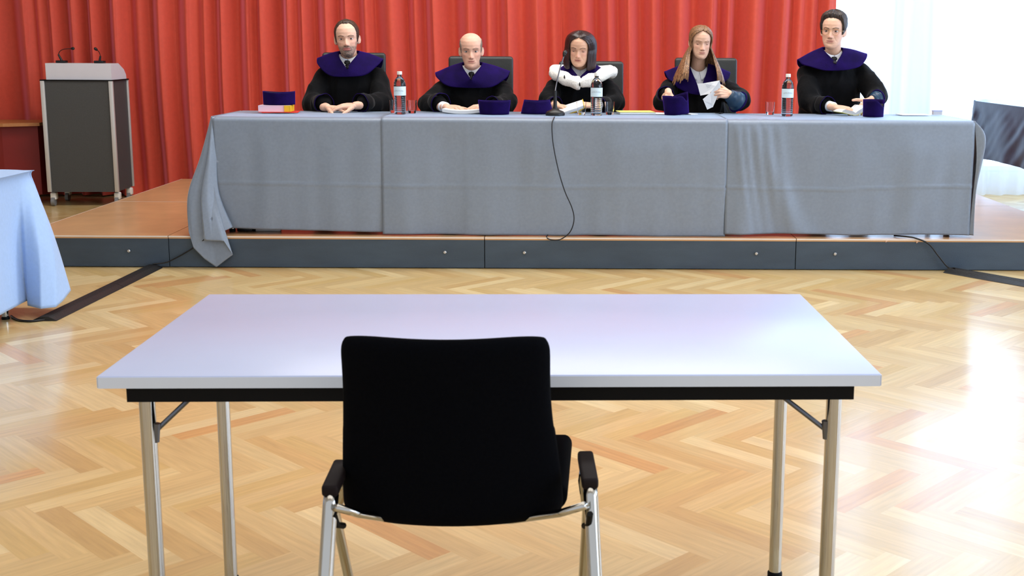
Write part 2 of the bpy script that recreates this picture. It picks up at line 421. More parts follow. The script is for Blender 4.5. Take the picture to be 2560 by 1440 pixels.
# ------------------------------------------------------------------ tables
def make_table(name, x0, y0, L_, D, H, rot, label, cat='table', group=None, top=M_white, inset=.075, braces=True, lr=0):
    root = empty(name, (x0, y0, H - .74), label, cat, group)
    piv = (x0, y0, 0)
    def fin(mb, n, m, par=root): return rotated(mb, rot, piv).build(n, m, par)
    fin(MB().box((x0 + L_ / 2, y0 + D / 2, H - .0135), (L_, D, .027), bev=.003), 'tabletop', top)
    # edge band
    mb = MB(); t = .0015
    mb.box((x0 + L_ / 2, y0 - t / 2, H - .0145), (L_ - .004, t, .023)); mb.box((x0 + L_ / 2, y0 + D + t / 2, H - .0145), (L_ - .004, t, .023))
    mb.box((x0 - t / 2, y0 + D / 2, H - .0145), (t, D - .004, .023)); mb.box((x0 + L_ + t / 2, y0 + D / 2, H - .0145), (t, D - .004, .023))
    fin(mb, 'edge_band', M_edge)
    ix, iy, rh = .050, .035, .034
    mb = MB(); zc = H - .027 - rh / 2
    for yy in (y0 + iy, y0 + D - iy): mb.box((x0 + L_ / 2, yy, zc), (L_ - 2 * ix, .03, rh))
    for xx in (x0 + ix + .015, x0 + L_ - ix - .015): mb.box((xx, y0 + D / 2, zc), (.03, D - 2 * iy - .03, rh))
    fin(mb, 'frame_rail', M_black)
    zt_ = H - .027 - rh; zb = H - .74
    for sx in (0, 1):
        X = x0 + ix + .025 if sx == 0 else x0 + L_ - ix - .030 + lr
        for sy in (0, 1):
            Y = y0 + iy + .03 if sy == 0 else y0 + D - .18
            lg = fin(MB().tube([(X, Y, zb + .012), (X, Y, zt_ + .01)], .0165, n=20), 'leg', M_chrome)
            fin(MB().lathe([(0, 0), (.02, 0), (.02, .014), (.0165, .02), (0, .02)], (X, Y, zb), n=16), 'foot_cap', M_black, lg)
            s_ = 1 if sx == 0 else -1
            if sy == 0 and braces:
                bl = .10 if sx == 0 else .13
                fin(MB().tube([(X + s_ * .016, Y + .004, zt_ - .055 - bl * .2), (X + s_ * bl, Y + .03, zt_ + .004)], .0055, n=8)
                    .tube([(X + s_ * .016, Y, zt_ - .06), (X + s_ * .012, Y, zt_ - .1)], .009, n=8), 'folding_brace', M_goose)
    return root
make_table('folding_table', -.9576, 2.324, 1.6, .8, .74, .0199, 'white folding table with chrome legs standing empty in the foreground')
make_table('folding_table', -4.45, 3.2, 1.58, 2.95, .735, 0, 'folding table under the pale blue cloth at the left edge', top=M_white, lr=.045)
lt = make_table('long_table', -2.27, 7.53, 4.80, .64, .945, 0, 'long table on the stage under the grey cloths', braces=False)

# cloth built from columns of control points (top ... bottom), interpolated smoothly
def cr(p0, p1, p2, p3, t):
    return .5 * ((2 * p1) + (p2 - p0) * t + (2 * p0 - 5 * p1 + 4 * p2 - p3) * t * t + (3 * p1 - p0 - 3 * p2 + p3) * t ** 3)
def poly(pts, t):
    n = len(pts) - 1; f = clamp(t) * n; i = min(int(f), n - 1); u = f - i
    return cr(pts[max(i - 1, 0)], pts[i], pts[i + 1], pts[min(i + 2, n)], u)
def cols_surface(cols, nu, nv, fold=.006, seed=0, fscale=5., drape=None):
    cols = [[V(*p) for p in c] for c in cols]
    def fn(u, v):
        pts = [poly(c, v) for c in cols]
        p = poly(pts, u)
        if drape: p = p + drape(u, v, p)
        return p
    return fn, nu, nv
TZ = .951
def skirt_noise(seed, amp, sc_=5., horiz=True):
    def f(u, v, p):
        a = amp * sstep(0, .25, v)
        n1 = noise.noise(V(p.x * sc_ + seed, v * .8, p.y * sc_)) + .5 * noise.noise(V(p.x * sc_ * 2.4 + seed, v * 1.6, p.y * 3))
        return V(0, -1, 0) * (a * n1) + V(0, 0, 1) * 0
    return f
def crease(x, c, w=.004): return math.exp(-((x - c) / w) ** 2)
def top_front_cloth(label, xa, xb, zba, zbb, seed, extra_cols_left=None, extra_cols_right=None, ytop=8.2, lift=0., folds=None, vcreases=(), hcrease=.58):
    """top surface from the rear edge to the front edge, then the front drop, one sheet"""
    mb = MB(); nu = int((xb - xa) / .018) + 2
    def fn(u, v):
        x = lerp(xa, xb, u)
        if v < .3:
            t = v / .3; y = lerp(ytop, 7.51, t); z = TZ + lift + .0015 * noise.noise(V(x * 4, y * 5, seed))
            if folds: z += .004 * folds(x) * sstep(.2, 1, t)
            if t > .92: z -= .004 * ((t - .92) / .08) ** 2
            return V(x, y, z)
        t = (v - .3) / .7; zb = lerp(zba, zbb, u) + .006 * noise.noise(V(x * 2.5, 1, seed)); z = lerp(TZ + lift - .006, zb, t ** 1.0)
        y = 7.507 - .012 * sstep(0, .02, t) - .018 * t - .01 * lift * 100
        a = sstep(0, .3, t)
        y -= .022 * a * noise.noise(V(x * 3.2 + seed, t * .8 + x * .6, 0)) + .006 * a * noise.noise(V(x * 9 + seed, t * 1.2, 5))
        if folds: y -= .02 * gs(x - 1.15 - .30 * t, .035 + .05 * t) * t + .016 * gs(x - 1.08 - .02 * t, .03 + .04 * t) * t + .02 * gs(x - 2.50 + .42 * t, .05 + .03 * t) * t
        if folds: y -= .014 * folds(x - .10 * t ** 1.3 + .35 * t * (x - 1.08) * 0) * (1 - .75 * t) * sstep(0, .1, t)
        y -= .005 * crease(t, hcrease + .03 * noise.noise(V(x, 0, seed)), .008)
        for c in vcreases: y -= .006 * crease(x, c, .006)
        return V(x, y, z)
    mb.grid(fn, nu, 90)
    # hem
    o = mb.build('tablecloth', M_cloth, smooth=180, loc=((xa + xb) / 2, 7.6, TZ)); solid(o, .0022, 0)
    return tag(o, label, 'tablecloth', 'grey tablecloths on the long table')
def sharp_u(cols, u, v, soft=.0):
    n = len(cols) - 1; f = clamp(u) * n; i = min(int(f), n - 1); t = f - i
    return poly(cols[i], v).lerp(poly(cols[i + 1], v), t)
def add_cols(o, cols, nu, nv, seed, amp=.006, nz=4.):
    """weld an extra draped flap, given by columns, into an existing cloth object"""
    mb = MB(); base = o.location
    cols = [[V(*p) for p in c] for c in cols]
    def fn(u, v):
        p = sharp_u(cols, u, v).lerp(poly([poly(c, v) for c in cols], u), .75 - .75 * sstep(.55, .9, v))
        n = noise.noise(V(p.x * nz + seed, v * 1.5, p.y * nz)) * amp * sstep(0, .3, v)
        return p + V(n * .6, -n, 0) - base
    mb.grid(fn, nu, nv); me = mb.data('f', 180)
    bm = bmesh.new(); bm.from_mesh(o.data); bm.from_mesh(me); bmesh.ops.remove_doubles(bm, verts=bm.verts, dist=.0012); bmesh.ops.recalc_face_normals(bm, faces=bm.faces)
    bm.to_mesh(o.data); bm.free(); o.data.shade_smooth(); bpy.data.meshes.remove(me)
cA = top_front_cloth('grey tablecloth at the left end, its corner trailing over the stage edge', -2.262, -1.13, .243, .222, 1, lift=-.0015)
yk = 7.498
colsL = [
    [(-2.276, 8.2, TZ), (-2.285, 8.2, .7), (-2.30, 8.2, .5), (-2.32, 8.2, .30)],
    [(-2.276, 7.9, TZ), (-2.31, 7.9, .7), (-2.36, 7.88, .5), (-2.40, 7.86, .26)],
    [(-2.276, 7.62, TZ), (-2.345, 7.6, .72), (-2.41, 7.57, .46), (-2.45, 7.54, .235)],
    [(-2.276, 7.53, TZ), (-2.345, 7.49, .70), (-2.42, 7.44, .46), at(472, 580, 7.40)],
    [(-2.274, 7.515, TZ), (-2.33, 7.47, .68), (-2.395, 7.42, .40), at(484, 620, 7.388)],
    [(-2.272, 7.51, TZ), (-2.315, 7.47, .68), (-2.36, 7.425, .36), at(512, 648, 7.384)],
    [(-2.270, 7.507, TZ), (-2.295, 7.47, .66), (-2.295, 7.43, .34), at(541, 668, 7.380)],
    [(-2.268, 7.506, TZ), (-2.275, 7.475, .66), (-2.25, 7.432, .36), at(562, 652, 7.380)],
    [(-2.266, 7.506, TZ), (-2.268, 7.478, .66), (-2.235, 7.437, .40), at(582, 637, 7.380)],
    [(-2.266, 7.507, TZ), (-2.275, 7.478, .66), (-2.27, 7.435, .44), at(560, 603, 7.372)],
    [(-2.265, 7.507, TZ), (-2.292, 7.460, .70), (-2.325, 7.412, .45), at(511, 601, 7.362)],
    [(-2.263, 7.505, TZ - .003), (-2.276, 7.455, .70), (-2.290, 7.415, .45), at(530, 592, 7.372)],
    [(-2.25, 7.510, TZ - .006), (-2.245, 7.492, .71), (-2.232, 7.470, .47), at(582, 568, 7.448)],
]
add_cols(cA, colsL, 97, 50, 3, amp=.004)
wr = [(1.03, .020), (1.075, -.3), (1.12, .9), (1.17, -.2), (1.23, .7), (1.30, .1), (1.36, .6), (1.45, 0)]
def foldsC(x):
    s_ = 0
    for c, w, a in ((1.045, .014, 1.0), (1.10, .016, .9), (1.165, .02, 1.0), (1.235, .022, .9), (1.31, .03, .6)): s_ += a * math.exp(-((x - c) / w) ** 2)
    return s_
cC = top_front_cloth('grey tablecloth at the right end with gathered folds on its left', .98, 2.56, .222, .222, 9, folds=foldsC, lift=.001)
colsR = [
    [(2.56, 7.505, TZ - .003), (2.575, 7.48, .72), (2.57, 7.48, .47), (2.56, 7.475, .222)],
    [(2.562, 7.506, TZ - .002), (2.60, 7.47, .78), (2.585, 7.47, .5), (2.585, 7.46, .222)],
    [(2.564, 7.507, TZ), (2.625, 7.47, .83), (2.592, 7.50, .5), (2.592, 7.50, .225)],
    [(2.566, 7.51, TZ), (2.632, 7.54, .80), (2.575, 7.56, .5), (2.595, 7.55, .23)],
    [(2.568, 7.6, TZ), (2.60, 7.62, .75), (2.57, 7.62, .5), (2.58, 7.62, .24)],
    [(2.568, 8.2, TZ), (2.58, 8.2, .75), (2.59, 8.2, .5), (2.60, 8.2, .3)],
]
add_cols(cC, colsR, 50, 40, 5)
cB = top_front_cloth('wide middle grey tablecloth overlapping its neighbours under the microphone', -1.205, .985, .212, .205, 4, lift=.0035, vcreases=(-.66, .33))
# left foreground cloth (pale blue)
mb = MB(); LX = -2.855
cols = []
for yy in (3.0, 3.6, 4.2, 4.8, 5.4, 5.8, 6.05):
    k = .02 * math.sin(yy * 5)
    cols.append([(-4.55, yy, .7425), (-3.5, yy, .7425), (LX - .02, yy, .7425), (LX + .005, yy, .70), (LX + .03 + k, yy, .38), (LX + .05 + k, yy, .08)])
cols += [
    [(-4.55, 6.14, .7425), (-3.5, 6.14, .7425), (LX - .02, 6.14, .7425), (LX + .01, 6.13, .70), (LX + .05, 6.05, .38), at(70, 764, 6.02)],
    [(-4.55, 6.18, .7425), (-3.5, 6.18, .7425), (LX - .02, 6.18, .7425), (LX + .015, 6.18, .70), (LX + .11, 6.05, .38), at(104, 772, 5.95)],
    [(-4.55, 6.20, .7425), (-3.5, 6.20, .7425), (LX - .025, 6.2, .7425), (LX + .015, 6.21, .70), (LX + .135, 6.14, .38), at(139, 768, 6.0)],
    [(-4.55, 6.21, .7425), (-3.5, 6.21, .7425), (LX - .03, 6.21, .7425), (LX + .01, 6.225, .70), (LX + .11, 6.24, .38), (LX + .19, 6.22, .10)],
    [(-4.55, 6.215, .74), (-3.5, 6.215, .74), (LX - .05, 6.215, .74), (LX - .03, 6.24, .70), (LX + .02, 6.27, .38), (LX + .05, 6.28, .12)],
    [(-4.55, 6.22, .735), (-3.8, 6.22, .735), (-3.4, 6.22, .735), (-3.4, 6.24, .70), (-3.4, 6.26, .38), (-3.4, 6.28, .12)],
]
cols = [[V(*p) for p in c] for c in cols]
def fnL(u, v):
    p = sharp_u(cols, u, v).lerp(poly([poly(c, v) for c in cols], u), .8 - .8 * sstep(.75, .95, v)); n = noise.noise(V(p.x * 3, v * 2, p.y * 6)) * .012 * sstep(.5, .8, v)
    return p + V(n, 0, 0)
mb.grid(fnL, 150, 60); o = mb.build('tablecloth', M_cloth2, smooth=180, loc=(-3.4, 4.8, .74)); solid(o, .002, 0)
tag(o, 'pale blue cloth on the table cut off by the left edge', 'tablecloth')

# ------------------------------------------------------------------ foreground chair
def front_chair():
    ch = empty('conference_chair', (-.235, 2.3, 0), 'black upholstered chair with chrome legs pushed up to the white table', 'chair')
    cxx = -.232
    bk = MB(); nu, nv = 26, 26
    def sh(u, v, side):
        a = 2 * u - 1; zt_ = .893; zb = .505
        w = lerp(.217, .197, sstep(0, .8, v)); cxx = lerp(-.224, -.230, sstep(0, .7, v))
        # rounded outline
        ct = 1 - .07 * max(0, (v - .93) / .07) ** 2 * 1 - .05 * max(0, (.08 - v) / .08) ** 2
        z = lerp(zb, zt_, v) - .006 * (1 - a * a) * v ** 3 - .010 * abs(a) ** 6 * (v > .5) + .008 * abs(a) ** 6 * (v < .5)
        y = lerp(2.145, 2.085, v) - .055 * (1 - a * a) * lerp(1, .65, v)
        edge = (1 - abs(a) ** 8) * (1 - abs(2 * v - 1) ** 10)
        y += side * .019 * (max(edge, 0) ** .35) + .02
        return V(cxx + a * w * ct, y, z)
    for s_ in (-1, 1): bk.grid(lambda u, v: sh(u, v, s_), nu, nv)
    bmesh.ops.remove_doubles(bk.bm, verts=bk.bm.verts, dist=.0015)
    subsurf(bk.build('backrest', M_fabric, ch, smooth=180), 1)
    st = MB().box((-.222, 2.50, .478), (.45, .44, .055), bev=.024, seg=5)
    for v in st.bm.verts:
        v.co.z += .02 * ((v.co.x + .222) / .225) ** 2 - .03 * sstep(2.55, 2.7, v.co.y)
        if v.co.y < 2.36: v.co.x = -.222 + (v.co.x + .222) * .96
    st.build('seat', M_fabric, ch, smooth=180)
    for s_, xr in ((-1, -.442), (1, .046)):
        fl = at(872, 1440, 2.46).x if s_ < 0 else at(1458, 1440, 2.46).x
        a0, a1 = (atz(826, 1226, .60), atz(852, 1168, .606)) if s_ < 0 else (atz(1475, 1208, .60), atz(1464, 1146, .606))
        dA = a1 - a0; LA = dA.length + .022
        MB().box(lerp(a0, a1, .5) + V(0, .003, .001), (.031, LA, .022), dA.to_track_quat('Y', 'Z').to_matrix(), bev=.006, seg=3).build('armrest', M_arm, ch, smooth=60)
        MB().tube([a0 + V(0, .008, -.010), a0 + V(-.002 * s_ * -1, .003, -.03), V(xr + s_ * .002, 2.0, .40), V(xr + s_ * .004, 1.95, .20), V(xr + s_ * .008, 1.90, .012)],
                  [.0138] * 5, n=18, flat=1.2, upv=(0, 1, 0)).build('leg', M_chrome, ch, smooth=180)
        MB().tube([a1 + V(0, -.004, -.008), a1 + V(s_ * -.004, .01, -.05), V(fl + s_ * .006, 2.36, .44), V(fl, 2.46, .24), V(fl, 2.55, .012)],
                  [.0105] * 5, n=16, flat=1.2, upv=(0, 1, 0)).build('leg', M_chrome, ch, smooth=180)
        MB().tube([V(xr + s_ * -.010, 2.05, .56), V(xr - s_ * .012, 2.07, .53), V(xr - s_ * .02, 2.09, .520)], .006, n=8).build('bracket', M_black, ch)
    pts = [at(840, 1268, 2.04), at(900, 1285, 2.09), at(1000, 1301, 2.15), at(1130, 1304, 2.18), at(1280, 1300, 2.15), at(1400, 1283, 2.09), at(1462, 1264, 2.04)]
    MB().tube(pts, .0075, n=10).build('cross_tube', M_chrome, ch, smooth=180)
front_chair()

# ------------------------------------------------------------------ chairs of the bench
def office_chair(cx, topz, w, label, yb=8.86, h=None):
    c = empty('conference_chair', (cx, 8.62, SZ), label, 'chair', 'black leather chairs behind the long table')
    hb = h or (topz - .72)
    b = MB().box((cx, yb, topz - hb / 2), (w, .06, hb), bev=.025, seg=4)
    for v in b.bm.verts: v.co.y += -.05 * (1 - ((v.co.x - cx) / (w / 2)) ** 2) * -1 + .05 * (v.co.z - topz + hb) / hb
    b.build('backrest', M_leather, c, smooth=180)
    MB().box((cx, 8.62, .64), (w, .44, .08), bev=.03, seg=4).build('seat', M_leather, c, smooth=180)
    for sx in (-1, 1):
        for sy in (-1, 1):
            MB().tube([(cx + sx * (w / 2 - .03), 8.62 + sy * .2, .62), (cx + sx * (w / 2 - .02), 8.62 + sy * .23, SZ)], .012, n=10).build('leg', M_chrome, c)
    for sx in (-1, 1): MB().tube([(cx + sx * (w / 2 - .05), yb + .01, .9), (cx + sx * (w / 2 - .05), yb - .03, .62)], .012).build('back_support', M_black, c)
    return c
office_chair(-1.62, 1.345, .47, 'black leather chair behind the bearded man')
office_chair(-.68, 1.325, .48, 'black leather chair behind the bald man')
office_chair(.14, 1.295, .48, 'black leather chair behind the woman with the white fur collar')
office_chair(.995, 1.325, .465, 'black leather chair behind the long-haired woman')
office_chair(1.93, 1.10, .44, 'black leather chair hidden behind the man with glasses')

# ------------------------------------------------------------------ podium
def podium():
    P = empty('podium', (-4.27, 10.5, 0), 'grey lectern on white castors with pale header, left of the stage', 'lectern')
    x0, x1, y0, y1 = -4.545, -3.945, 10.25, 10.70; zb, zt_ = .125, 1.08; piv = (-4.25, 10.45, 0); a = R(3)
    f = lambda mb, n, m, par=P, **k: rotated(mb, a, piv).build(n, m, par, **k)
    f(MB().box(((x0 + x1) / 2, (y0 + y1) / 2, (zb + zt_) / 2), (x1 - x0 - .03, y1 - y0 - .02, zt_ - zb)), 'body', M_podium)
    for x, y in ((x0 + .016, y0 + .012), (x1 - .016, y0 + .012), (x1 - .012, y1 - .012), (x0 + .012, y1 - .012)):
        f(MB().box((x, y, (zb + zt_) / 2), (.034 if y < 10.5 else .02, .03, zt_ - zb), bev=.004), 'corner_rail', M_alu)
    f(MB().box(((x0 + x1) / 2, (y0 + y1) / 2, zt_ + .004), (x1 - x0 + .004, y1 - y0 + .004, .01)), 'top_plate', M_black)
    hx0, hx1 = x0 + .045, x1 - .01; z0, z1 = zt_ + .009, 1.228
    pr = [(y0 + .02, z0), (y0 + .02, z1), (y0 + .22, z1), (y0 + .36, z1 - .055), (y0 + .41, z1 - .10), (y0 + .42, z0)]
    f(MB().prism([(hx0, y, z) for y, z in pr], (hx1 - hx0, 0, 0)), 'header', M_podw)
    for x, y in ((x0 + .03, y0 + .06), (x1 - .03, y0 + .06), (x0 + .03, y1 - .06), (x1 - .03, y1 - .06)):
        c = f(MB().box((x, y, .085), (.05, .06, .065), bev=.012, seg=3).tube([(x, y, .11), (x, y, .128)], .012), 'castor', M_pvc)
        w = MB().tube([(x - .014, y - .02, .038), (x + .014, y - .02, .038)], .037, n=24)
        f(w, 'wheel', M_wheel, c)
podium()
def goose(name, base, pts, label, cat='microphone', r=.004, hr=.012, square=False):
    m = empty(name, base, label, cat, None)
    b = V(*base)
    if square: MB().box(b + V(0, 0, .011), (.085, .06, .022), bev=.006).build('base', M_mic, m)
    else: MB().lathe([(0, 0), (.062, 0), (.064, .012), (.055, .026), (.03, .036), (.02, .045), (0, .045)], b, n=36).build('base', M_mic, m, smooth=60)
    return m, b
def podmic(bp, pts, label):
    m, b = goose('gooseneck_microphone', bp, None, label, square=True)
    P = [V(*p) for p in pts]
    MB().tube([b + V(0, 0, .02), P[0]], [.010, .008], n=12).build('stem', M_mic, m)
    cc = [poly(P, i / 16) for i in range(17)]
    MB().tube(cc, .0032, n=8).build('gooseneck', M_mic, m, smooth=180)
    d = (P[-1] - P[-2]).normalized()
    MB().chain([(P[-1], .0115), (P[-1] + d * .014, .013)]).build('microphone_head', M_mic, m, smooth=180)
zt_ = 1.2285
podmic((-4.40, 10.38, zt_), [at(146, 136, 10.38), at(150, 128, 10.36), at(160, 123, 10.32), at(180, 121.5, 10.27)], 'thin black gooseneck microphone at the left of the lectern top')
podmic((-4.075, 10.38, zt_), [at(251, 140, 10.38), at(249, 133, 10.37), at(246, 128, 10.35), at(241, 124, 10.33)], 'short black gooseneck microphone at the right of the lectern top')

# ------------------------------------------------------------------ wine red counter, far left
def counter():
    C = empty('rolling_counter', (-5.6, 10.5, 0), 'dark red counter with wooden top and chamfered corner beside the lectern', 'counter')
    zt2_ = .715
    top = [(-6.7, 10.22), (-4.87, 10.22), (-4.62, 10.36), (-4.62, 10.74), (-6.7, 10.74)]
    MB().prism([(x, y, zt2_ - .028) for x, y in top], (0, 0, .028)).build('countertop', M_wood, C, smooth=0)
    b = [(-6.6, 10.30), (-4.92, 10.30), (-4.66, 10.41), (-4.66, 10.70), (-6.6, 10.70)]
    MB().prism([(x, y, .085) for x, y in b], (0, 0, zt2_ - .115)).build('front_panel', M_wine, C, smooth=0)
    for x, y in ((-4.93, 10.36), (-6.4, 10.36), (-4.9, 10.64), (-6.4, 10.64)):
        c = MB().box((x, y, .07), (.03, .04, .03), bev=.004).build('castor', M_alu, C)
        MB().tube([(x - .012, y, .031), (x + .012, y, .031)], .0305, n=20).build('wheel', M_wheel, c)
counter()

# ------------------------------------------------------------------ covered piano, right
def piano():
    P = empty('covered_piano', (4.3, 9.3, 0), 'piano-sized piece under a shiny slate cover, cut off by the right edge', 'piano')
    # outline seen from above (tail at the back), counter-clockwise
    out = [V(3.555, 7.9, 0), (V(3.52, 8.6, 0)), V(3.49, 9.3, 0), V(3.47, 10.0, 0), V(3.49, 10.25, 0), V(3.60, 10.42, 0), V(3.85, 10.52, 0), V(4.15, 10.45, 0),
           V(4.4, 10.2, 0), V(4.6, 9.7, 0), V(4.9, 9.2, 0), V(5.0, 8.6, 0), V(5.02, 7.9, 0)]
    out = [poly(out, i / 70) for i in range(71)] + [V(4.5, 7.86, 0), V(4.0, 7.86, 0)]
    MB().prism([(p.x, p.y, .952) for p in out], (0, 0, .012)).build('cover_top', M_cover_lit, P, smooth=0)
    mb = MB(); n = 400
    L_ = len(out)
    def fn(u, v):
        f = (u % 1) * L_; i = int(f) % L_; t = f - int(f); p = out[i].lerp(out[(i + 1) % L_], t)
        q = out[(i + 1) % L_] - out[i]; nn = V(q.y, -q.x, 0).normalized() * (-1)
        c = V(4.2, 9.1, 0); 
        if (p - c).dot(nn) < 0: nn = -nn
        s_ = u * 9.3
        d = .012 + .02 * v + (.020 * noise.noise(V(s_ * 3.2 + v * 1.5, v * .9, 2)) + .007 * noise.noise(V(s_ * 9 - v * 5, v * 2.2, 7))) * sstep(0, .25, v)
        return p + nn * d + V(0, 0, lerp(.964, .50 + .006 * math.sin(s_ * 5), v))
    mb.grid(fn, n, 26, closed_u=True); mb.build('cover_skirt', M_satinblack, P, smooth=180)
    inn = [(p.x * .96 + .168, p.y * .96 + .372, .56) for p in out]
    MB().prism(inn, (0, 0, .37)).build('case', M_black, P, smooth=0)
    for x, y in ((4.15, 10.0), (3.95, 8.2), (4.75, 8.2)):
        MB().tube([(x, y, .03), (x, y, .57)], [.035, .05], n=16).ball((x, y, .025), .025).build('leg', M_black, P)
piano()

# ------------------------------------------------------------------ cable ramps and cables
def ramp(a, b, w, h, label, ribs=5):
    a, b = V(*a), V(*b); d = (b - a).normalized(); n = V(-d.y, d.x, 0)
    m = MB(); pr = [(-w / 2, 0.001), (-w / 2 + .004, .005), (-w * .22, h)]
    for i in range(ribs):
        c = lerp(-w * .2, w * .2, (i + .5) / ribs); e = w * .2 / ribs
        pr += [(c - e, h), (c - e * .5, h + .003), (c + e * .5, h + .003), (c + e, h)]
    pr += [(w * .22, h), (w / 2 - .004, .005), (w / 2, .001)]
    m.prism([a + n * x + V(0, 0, z) for x, z in pr], b - a)
    return tag(m.build('cable_ramp', M_rubber, smooth=0, loc=(a + b) / 2 * 1.0), label, 'cable ramp', None)
ra, rb, rc = V(-2.69, 5.93, 0), V(-2.665, 6.78, 0), V(-2.65, 7.40, 0)
ramp(ra, rb, .125, .02, 'black rubber cable ramp section beside the pale blue tablecloth')
ramp(rb + V(0, .004, 0), rc, .125, .02, 'black rubber cable ramp section meeting the left of the stage')
ramp((2.42, 7.385, 0), (3.35, 6.2, 0), .15, .022, 'ribbed black cable ramp leaving the right end of the stage', ribs=6)
def cable(pts, r, label, n=60):
    P = [V(*p) for p in pts]; k = len(P) * 8
    o = MB().tube([poly(P, i / k) for i in range(k + 1)], r, n=8).build('cable', M_cable, smooth=180, loc=P[0]); return tag(o, label, 'cable')
cable([at(1388, 294, 7.70) + V(0, 0, .004), at(1385, 298, 7.52) + V(0, 0, .006), at(1380, 312, 7.466), at(1383, 360, 7.44), at(1396, 425, 7.42), at(1412, 478, 7.41), at(1430, 520, 7.40), at(1435, 550, 7.395), at(1425, 580, 7.39),
       at(1402, 598, 7.39), at(1380, 600, 7.39), at(1366, 593, 7.43), V(-.14, 7.52, .215)], .0035, 'thin black microphone cable hanging down the middle tablecloth')
cable([at(530, 585, 7.404), at(505, 603, 7.404), at(470, 628, 7.402), at(430, 650, 7.398), at(412, 657, 7.39), V(-2.64, 7.37, .03)], .004, 'black cable running from behind the trailing cloth corner to the floor')
cable([at(2235, 589, 7.52), at(2262, 591, 7.44), at(2290, 596, 7.40), at(2322, 610, 7.395), at(2345, 638, 7.39), at(2370, 668, 7.38), V(2.44, 7.35, .03)], .005, 'black cable over the stage edge into the ribbed ramp')
cable([atz(28, 790, .006), atz(45, 800, .006), atz(75, 803, .006), atz(105, 800, .006), atz(125, 796, .008)], .006, 'short black cable loop on the floor by the pale blue cloth')

# things on the stage below the cloth
mb = empty('power_strip', at(670, 574, 7.66), 'grey power strip lying on the stage under the cloth edge', 'power strip')
p = at(672, 577, 7.62); p.z = SZ + .017
MB().box(p, (.16, .045, .032), bev=.004).build('housing', M_alu, mb)
MB().box(p + V(-.088, 0, 0), (.02, .045, .034), bev=.003).build('end_cap', M_black, mb)
p = at(615, 577, 7.62); p.z = SZ + .018
tag(MB().box(p, (.10, .06, .034), bev=.006).box(p + V(.06, 0, -.004), (.03, .02, .02), bev=.004).build('power_adapter', M_mic, loc=p), 'black power adapter on the stage beside the power strip', 'adapter')
p = at(705, 577, 7.66); p.z = SZ + .012

# ------------------------------------------------------------------ things on the long table
TT = .957
def bottle(c, label):
    b = empty('water_bottle', c, label, 'bottle', None); c = V(*c)
    pr = [(0, 0), (.033, 0), (.0375, .004), (.0385, .012)]
    z = .018
    while z < .108:
        pr += [(.0385, z), (.0362, z + .005), (.0385, z + .010)]; z += .0125
    pr += [(.0385, .118), (.0385, .19), (.037, .205), (.031, .222), (.021, .236), (.0145, .243), (.0135, .262), (0, .262)]
    MB().lathe(pr, c, n=40).build('bottle_body', M_bottle, b, smooth=60)
    MB().lathe([(.0392, .122), (.0392, .180)], c, n=48).build('label_band', M_label, b, smooth=180)
    MB().lathe([(0, .256), (.0165, .256), (.0165, .274), (.015, .277), (0, .277)], c, n=24).build('cap', M_pvc, b)
    # faint lettering bent round the label
    cu = bpy.data.curves.new('t', 'FONT'); cu.body = 'VÖSLAUER'; cu.size = .0125; cu.align_x = 'CENTER'; cu.space_character = 1.15
    to = bpy.data.objects.new('t', cu); COL.objects.link(to); dg = bpy.context.evaluated_depsgraph_get(); dg.update()
    me = bpy.data.meshes.new_from_object(to.evaluated_get(dg)); bpy.data.objects.remove(to)
    a = co_get(me).copy(); th = a[:, 0] / .0397 - .1
    zz = .150 + a[:, 1] - (a[:, 0] / .03) ** 2 * .004
    nb = np.stack([.0397 * np.sin(th), -.0397 * np.cos(th), zz], 1).astype(np.float32)
    me.vertices.foreach_set('co', nb.ravel()); me.update(); me.materials.append(M_greytext)
    o = bpy.data.objects.new('label_print', me); COL.objects.link(o); o.parent = [x for x in COL.objects if x.parent == b and x.name.startswith('label_band')][0]
    return b
b0 = bottle((-1.123, 7.779, TT), 'clear water bottle between the bearded man and the bald man')
dup(b0, (.159, 7.784, TT), 'clear water bottle in front of the woman with the fur collar')
dup(b0, (1.42, 7.83, TT), 'clear water bottle beside the man with glasses')
def tumbler(c, label):
    c = V(*c); t = empty('drinking_glass', c, label, 'glass', None)
    pr = [(0, 0), (.024, 0), (.0265, .004), (.030, .035), (.0325, .082), (.0325, .0855), (.0305, .0855), (.0285, .04), (.025, .018), (0, .016)]
    MB().lathe(pr, c, n=36).build('glass_wall', M_glass, t, smooth=50); return t
g0 = tumbler((-1.185, 7.93, TT), 'empty tumbler behind the left water bottle')
for (x, y), l in (((-1.062, 7.90), 'empty tumbler to the right of the left water bottle'), ((.060, 7.82), 'empty tumbler just left of the middle water bottle'),
                  ((.248, 7.88), 'empty tumbler just right of the middle water bottle'), ((1.335, 8.0), 'empty tumbler to the left of the right-hand water bottle')):
    dup(g0, (x, y, TT), l)
# table microphone
mr, b = goose('gooseneck_microphone', (-.111, 7.755, TT), None, 'table microphone on a long gooseneck with round black base', 'microphone')
MB().tube([b + V(0, 0, .04), b + V(0, 0, .06), b + V(0, 0, .16)], [.016, .0125, .0105], n=16).build('stem', M_mic, mr)
P = [b + V(0, 0, .155), at(1392, 205, 7.80), at(1401, 168, 7.84), at(1411, 136, 7.88)]
MB().tube([poly(P, i / 24) for i in range(25)], .0042, n=10).build('gooseneck', M_goose, mr, smooth=180)
d = (P[-1] - P[-2]).normalized()
MB().chain([(P[-1] - d * .012, .008), (P[-1], .0125), (P[-1] + d * .016, .0145)]).build('microphone_head', M_mic, mr, smooth=180)

